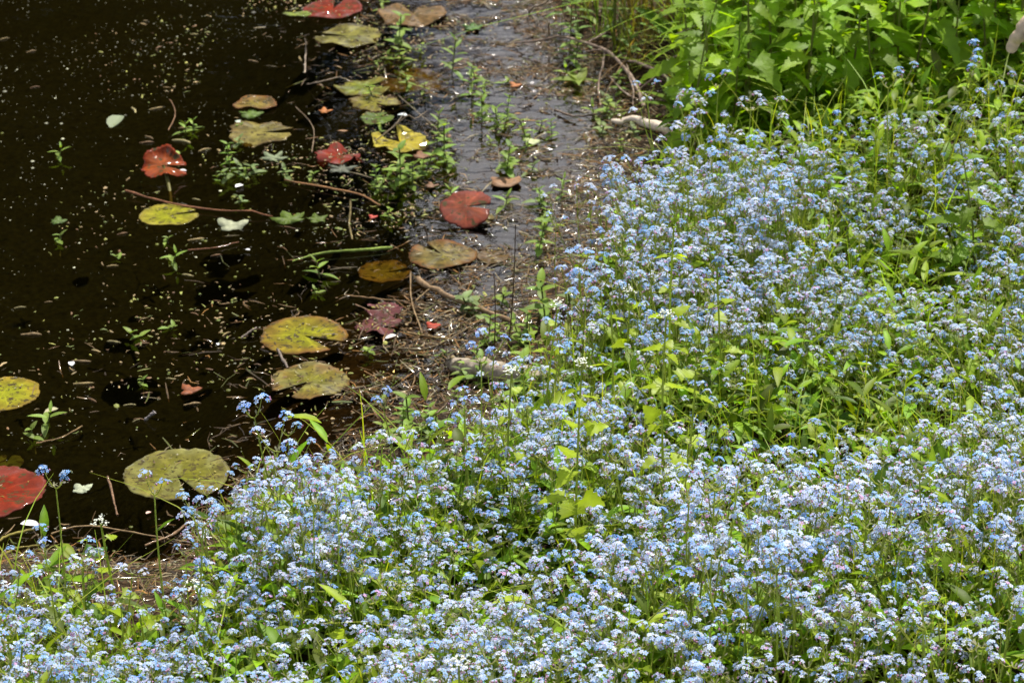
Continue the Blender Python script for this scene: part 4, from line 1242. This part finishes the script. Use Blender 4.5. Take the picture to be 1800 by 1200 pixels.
def garlic_mustard(seed, loc, h, nleaf, flower_top, lb, lean=.03, size=.045, z0=.35):
    r_ = np.random.default_rng(seed)
    root = empty('garlic_mustard', loc)
    tag(root, lb, 'garlic mustard', 'garlic mustard plants')
    az = r_.uniform(0, 6.28)
    top = np.array([math.cos(az) * lean, math.sin(az) * lean, h])
    P = curve((0, 0, -.02), top, (.008 * r_.normal(), .008 * r_.normal(), 0), 9)
    obj('stem', tube(P, np.linspace(.0026, .0016, 9), (.40, .48, .07), 6), M['stem'], root)
    for k in range(nleaf):
        f = z0 + (1 - z0) * (k + .6) / nleaf
        p = P[min(int(f * 8), 8)]
        a = k * 2.4 + r_.normal(0, .35) + az
        L = size * .80 * (1.08 - .58 * (f - z0) / (1 - z0)) * r_.uniform(.85, 1.15)
        mb = MB()
        g = leaf(L, L * 1.0, .16, .25, 9, 9, 'heart', MUST * r_.uniform(.85, 1.15), .02)
        m = orient(a, r_.uniform(-.15, .5), r_.normal(0, .3))
        pet = p + m @ np.array([L * .45, 0, .004])
        mb.add(tube([p, (p + pet) / 2 + np.array([0, 0, .003]), pet], .0009, (.40, .48, .07), 4))
        mb.add(g, m, pet)
        obj('leaf', mb.geo(), M['mustard_leaf'], root)
    if flower_top:
        mb = MB()
        for k in range(8):
            a, rr = k * 2.4, .0046 * math.sqrt(k + .3)
            c = np.array([math.cos(a) * rr, math.sin(a) * rr, .010 - rr * .4]) + top
            for q in range(4):
                g = leaf(.0046, .0030, .2, .1, 0, 3, 'round', (.72, .74, .64))
                mb.add(g, orient(q * math.pi / 2 + a, .35) @ rot('Y', r_.normal(0, .4)), c + r_.normal(0, .002, 3))
            if k % 2: mb.add(tube([top, c], .0005, (.30, .36, .10), 3))
        obj('flower_head', mb.geo(), M['white_petal'], root)
    return root


GM = [((1198, 392), .46, 12, False, "tall glowing yellow-green garlic mustard column in the upper drift", .05, .42), ((1200, 566), .46, 11, True, "garlic mustard with white bloom, lower yellow column mid-drift", .048, .3),
      ((1020, 632), .44, 10, True, "glowing garlic mustard with white bloom beyond the buried log", .058, .4), ((892, 672), .28, 6, True, "short white-topped garlic mustard just below the grey log", .045, .3),
      ((211, 918), .24, 5, True, "white-topped garlic mustard standing alone over the shore litter near the corner", .045, .3), ((455, 842), .22, 4, False, "pale jagged garlic mustard at the water's edge beside the largest pad", .06, .4),
      ((952, 548), .33, 7, True, "white-topped garlic mustard at the mud's edge above the log", .05, .3), ((372, 1022), .20, 4, True, "small garlic mustard among shoreline flowers near the corner", .042, .3),
      ((262, 1052), .20, 4, False, "low yellow-green garlic mustard in the lower corner", .045, .2), ((1070, 540), .32, 6, False, "pale garlic mustard leaves among flowers left of the yellow column", .05, .3),
      ((1290, 465), .33, 6, False, "small yellow garlic mustard beside the tall glowing column", .045, .4), ((782, 1190), .26, 4, True, "white garlic mustard bloom at the bottom edge", .045, .3),
      ((1362, 655), .2, 3, False, "yellow-green garlic mustard leaves by the dark gap", .05, .3), ((885, 745), .2, 4, False, "garlic mustard leaves low in front of the log", .05, .2), ((10, 1130), .22, 4, False, "garlic mustard leaves in the very lower corner", .05, .3),
      ((1100, 505), .24, 4, True, "faint white-topped garlic mustard near the mud's edge", .042, .4), ((1190, 650), .36, 7, False, "second yellow garlic mustard stem in the lower column", .05, .4)]
for k, ((px, py), h, nlf, ft, lb, sz, z0) in enumerate(GM):
    g = ground(px, py, h)
    garlic_mustard(300 + k, tuple(g), h, nlf, ft, lb, size=sz, z0=z0)

# ------------------------------------------------------------------ nettles
def nettle(seed, h, pairs, L):
    r_ = np.random.default_rng(seed)
    root = empty('nettle')
    P = curve((0, 0, -.02), (r_.normal(0, .03), r_.normal(0, .03), h), (r_.normal(0, .015), r_.normal(0, .015), 0), 9)
    obj('stem', tube(P, np.linspace(.0036, .0018, 9), np.linspace((.15, .10, .045), (.24, .32, .06), 9), 6), M['stem'], root)
    az = r_.uniform(0, 3)
    for k in range(pairs):
        f = .12 + .88 * (k + .7) / pairs
        f = min(f, 1)
        p = P[min(int(f * 8), 8)]
        az += math.pi / 2 + r_.normal(0, .15)
        l = L * (1.1 - .6 * max(0, f - .55) / .45) * r_.uniform(.85, 1.12)
        for s in (0, math.pi):
            m = orient(az + s + r_.normal(0, .2), r_.uniform(-.35, .25) + .4 * max(0, f - .75) / .25, r_.normal(0, .2))
            pet = p + m @ np.array([l * .3, 0, .01])
            mb = MB()
            mb.add(tube([p, pet], .001, (.16, .2, .05), 4))
            c = np.array([.21, .35, .012]) * r_.uniform(.6, 1.25)
            mb.add(leaf(l, l * .66, .22, r_.uniform(.2, .5), 12, 12, 'heart', c, .006), m, pet)
            obj('leaf', mb.geo(), M['nettle_leaf'], root)
    return root


NET = [nettle(400 + k, [.42, .5, .58, .46, .38, .55][k], [8, 8, 9, 7, 7, 8][k], [.08, .09, .085, .095, .08, .09][k]) for k in range(6)]
net_used = set()


def place_nettle(k, loc, s, lb):
    o = copy_tree(NET[k]) if k in net_used else NET[k]
    net_used.add(k)
    o.location, o.scale = loc, (s, s, s)
    o.rotation_euler = (random.uniform(-.12, .12), random.uniform(-.12, .12), random.uniform(0, 6.28))
    tag(o, lb, 'nettle', 'nettles in the bed behind the flowers')


np_, npos = 0, []
for i in range(9000):
    x, y = rng.uniform(.25, 1.55), rng.uniform(4.75, 6.6)
    px, py, w = project(np.array([x, y, .25]))
    if sdist(x, y)[0] < .10 or px > 1850 or px < 1225: continue
    lim = 185 - (px - 1200) * .10
    if py > lim + 10: continue
    if any((x - a) ** 2 + (y - b) ** 2 < .07 ** 2 for a, b in npos): continue
    npos.append((x, y))
    if len(npos) >= 112: break
npos.sort(key=lambda q: (round(q[1] * 5), q[0]))
NT = ["short dark", "medium broad-leaved", "tall leafy", "broad-leaved", "short bushy", "tall large-leaved"]
for i, (x, y) in enumerate(npos):
    k = i * 5 % 6
    px, py, w = project(np.array([x, y, .4]))
    col = "beside the grass tufts" if px < 1360 else "in the bed's first third from the pond" if px < 1480 else "in the middle of the bed" if px < 1600 else "towards the bed's far side" if px < 1720 else "by the peeling branch end"
    row = "front row" if y < 5.2 else "second row" if y < 5.5 else "third row" if y < 5.9 else "rear row"
    place_nettle(k, (x, y, float(height(x, y)[0])), rng.uniform(.85, 1.12), unique(f"{NT[k]} {{}} nettle in the {row} {col}", ["", "upright", "slim", "full"]))
g = ground(1735, 275, .30)
place_nettle(0, tuple(g), .80, "lone nettle standing among the forget-me-nots near the side edge")

# ------------------------------------------------------------------ grass tufts, sedges, dock and tall sprouts by the nettles
def tuft(loc, n, L, W, spread, col, lb, name, cat, seed, droop=.35):
    r_ = np.random.default_rng(seed)
    root = empty(name, loc)
    tag(root, lb, cat)
    for k in range(n):
        g = blades(np.array([[r_.normal(0, .018), r_.normal(0, .018), -.01]]), np.array([L * r_.uniform(.6, 1.15)]), np.array([W * r_.uniform(.7, 1.2)]), np.array([r_.uniform(0, 6.28)]), np.array([abs(r_.normal(0, spread))]),
                   np.array([r_.gamma(1.2, droop)]), np.array([col]) * r_.uniform(.7, 1.3), 7)
        obj('blade', g, M['leaf'], root)


GR = np.array([.24, .38, .02])
for k, (px, py, L, W, n, c, lb) in enumerate([
        (1275, 190, .30, .006, 34, GR, "bright green fine grass tuft between the mud and nettles"), (1240, 150, .26, .005, 30, GR * 1.05, "bright grass tuft behind the dock leaves"), (1300, 120, .34, .007, 30, GR * .95, "tall grass tuft leaning on the first nettles"),
        (1255, 110, .32, .006, 28, GR, "feathery grass clump at the top beside the nettles"), (1330, 165, .26, .006, 24, GR * .9, "grass clump at the foot of the nettles"),
        (1090, 95, .30, .0045, 26, np.array([.13, .16, .03]), "dark sedge tuft with thin blades behind the dead branch"), (1140, 80, .34, .0045, 26, np.array([.20, .17, .05]), "brownish sedge tuft between the dead branch and dock"),
        (1060, 60, .28, .004, 22, np.array([.12, .19, .03]), "green sedge tuft at the top edge above the dead branch"), (1180, 70, .30, .005, 22, np.array([.22, .15, .06]), "dry tan sedge tuft beside the nettle bed"),
        (1110, 130, .16, .004, 14, np.array([.24, .15, .06]), "short dry grass tuft under the dead branch"), (1215, 110, .30, .006, 24, GR, "upright grass tuft behind the pale broken stick"),
        (1270, 60, .36, .007, 30, GR, "tall bright grass tuft at the top edge before the nettles"), (1315, 60, .34, .007, 26, GR * .9, "tall grass tuft between the first nettles at the top"), (1230, 60, .30, .006, 24, GR * .85, "grass tuft at the top edge behind the dry tan stalk"),
        (1035, 25, .26, .004, 24, np.array([.10, .10, .03]), "dark overhanging sedge tuft at the top edge over the mud"), (1120, 45, .34, .0045, 26, np.array([.16, .12, .04]), "rusty sedge tuft at the top behind the others")]):
    tuft(tuple(ground(px, py)), n, L, W, .35, c, lb, 'grass_tuft' if 'grass' in lb else 'sedge_tuft', 'grass' if 'grass' in lb else 'sedge', 500 + k)


def dock(loc, n, L, lb, seed, col=(.17, .29, .025), wid=.42, shape='ovate', el=(.2, .8), name='dock_plant'):
    r_ = np.random.default_rng(seed)
    root = empty(name, loc)
    tag(root, lb, 'dock plant' if name == 'dock_plant' else 'plant')
    for k in range(n):
        l = L * r_.uniform(.7, 1.15)
        g = leaf(l, l * wid, .22, r_.uniform(.2, .5), 0, 8, shape, np.array(col) * r_.uniform(.8, 1.25), .012)
        obj('leaf', (g[0] @ orient(k * 2.4 + r_.normal(0, .2), r_.uniform(*el), r_.normal(0, .2)).T + np.array([0, 0, .01]), g[1], g[2]), M['nettle_leaf'], root)


dock(tuple(ground(1190, 200)), 8, .13, "broad-leaved dock spreading over the mud beside the pale stick", 601)
dock(tuple(ground(1245, 190)), 9, .11, "low leafy dock clump in front of the grass tufts", 602, (.13, .22, .03))
dock(tuple(ground(1200, 90)), 6, .15, "big upright dock leaves at the top beside the sedges", 603, (.11, .22, .035), .4, 'ovate', (.6, 1.2))
dock(tuple(ground(1300, 215)), 10, .09, "low round-leaved clump at the foot of the grass", 604, (.11, .18, .03), .7, 'ovate')
dock(tuple(ground(1020, 150)), 5, .075, "small jagged yellow-green rosette on mud below the dead branch", 605, (.20, .26, .05), .4)
dock(tuple(ground(940, 715)), 12, .06, "low crinkled green mint clump in front of the log", 606, (.09, .20, .05), .65, 'ovate', (.2, 1.0), 'mint_clump')
dock(tuple(ground(1250, 800, .05)), 10, .09, "dark leafy clump filling the gap low in the drift", 607, (.08, .17, .02), .4, 'lance', (.3, 1.0), 'leafy_clump')
dock(tuple(ground(1440, 740, .05)), 12, .10, "dark broad-leaved clump inside the mid-bank gap", 608, (.09, .18, .02), .45, 'ovate', (.3, 1.0), 'leafy_clump')
dock(tuple(ground(900, 985, .05)), 12, .09, "green leafy clump inside the low front hollow", 609, (.09, .18, .02), .35, 'lance', (.4, 1.1), 'leafy_clump')

r_ = np.random.default_rng(77)
for k, (px, py, h, lb) in enumerate([(1000, 75, .16, "tall pale green willowherb shoot above the mud beside the sedges"), (1022, 60, .20, "willowherb shoot behind the dead branch's bend"), (1078, 60, .24, "jagged tall willowherb shoot among the sedges"),
                                    (985, 30, .2, "willowherb shoot at the top edge over the mud"), (1135, 60, .22, "grey-green willowherb shoot between sedge tufts"), (1105, 100, .10, "short willowherb shoot in front of the sedges"),
                                    (1012, 30, .22, "slim willowherb shoot at the top beside the curved twig")]):
    o = sprout(r_, 6, .055, 'lance', h, (.16, .26, .05), .7)
    o.name = 'willowherb'
    o.location = tuple(ground(px, py + 30))
    tag(o, lb, 'willowherb', 'willowherb shoots by the sedges')
for k, (x0, y0, x1, y1, lb) in enumerate([(866, 640, 868, 480, "thin dark dead stalk standing beside the thin-stemmed forget-me-not"), (890, 640, 906, 395, "taller thin dark dead stalk in front of the litter-filled pads")]):
    a = ground(x0, y0)
    b = ray(x1, y1)
    t = a[1] / b[1]
    top = np.array([b[0] * t, a[1], CAM_H + b[2] * t])
    tag(obj('dead_stalk', tube(curve((0, 0, -.01), top - a, (.004, 0, 0), 8), np.linspace(.0016, .0009, 8), (.10, .055, .03), 5), M['stem'], loc=tuple(a)), lb, 'stalk')
print("objects", len(bpy.data.objects))
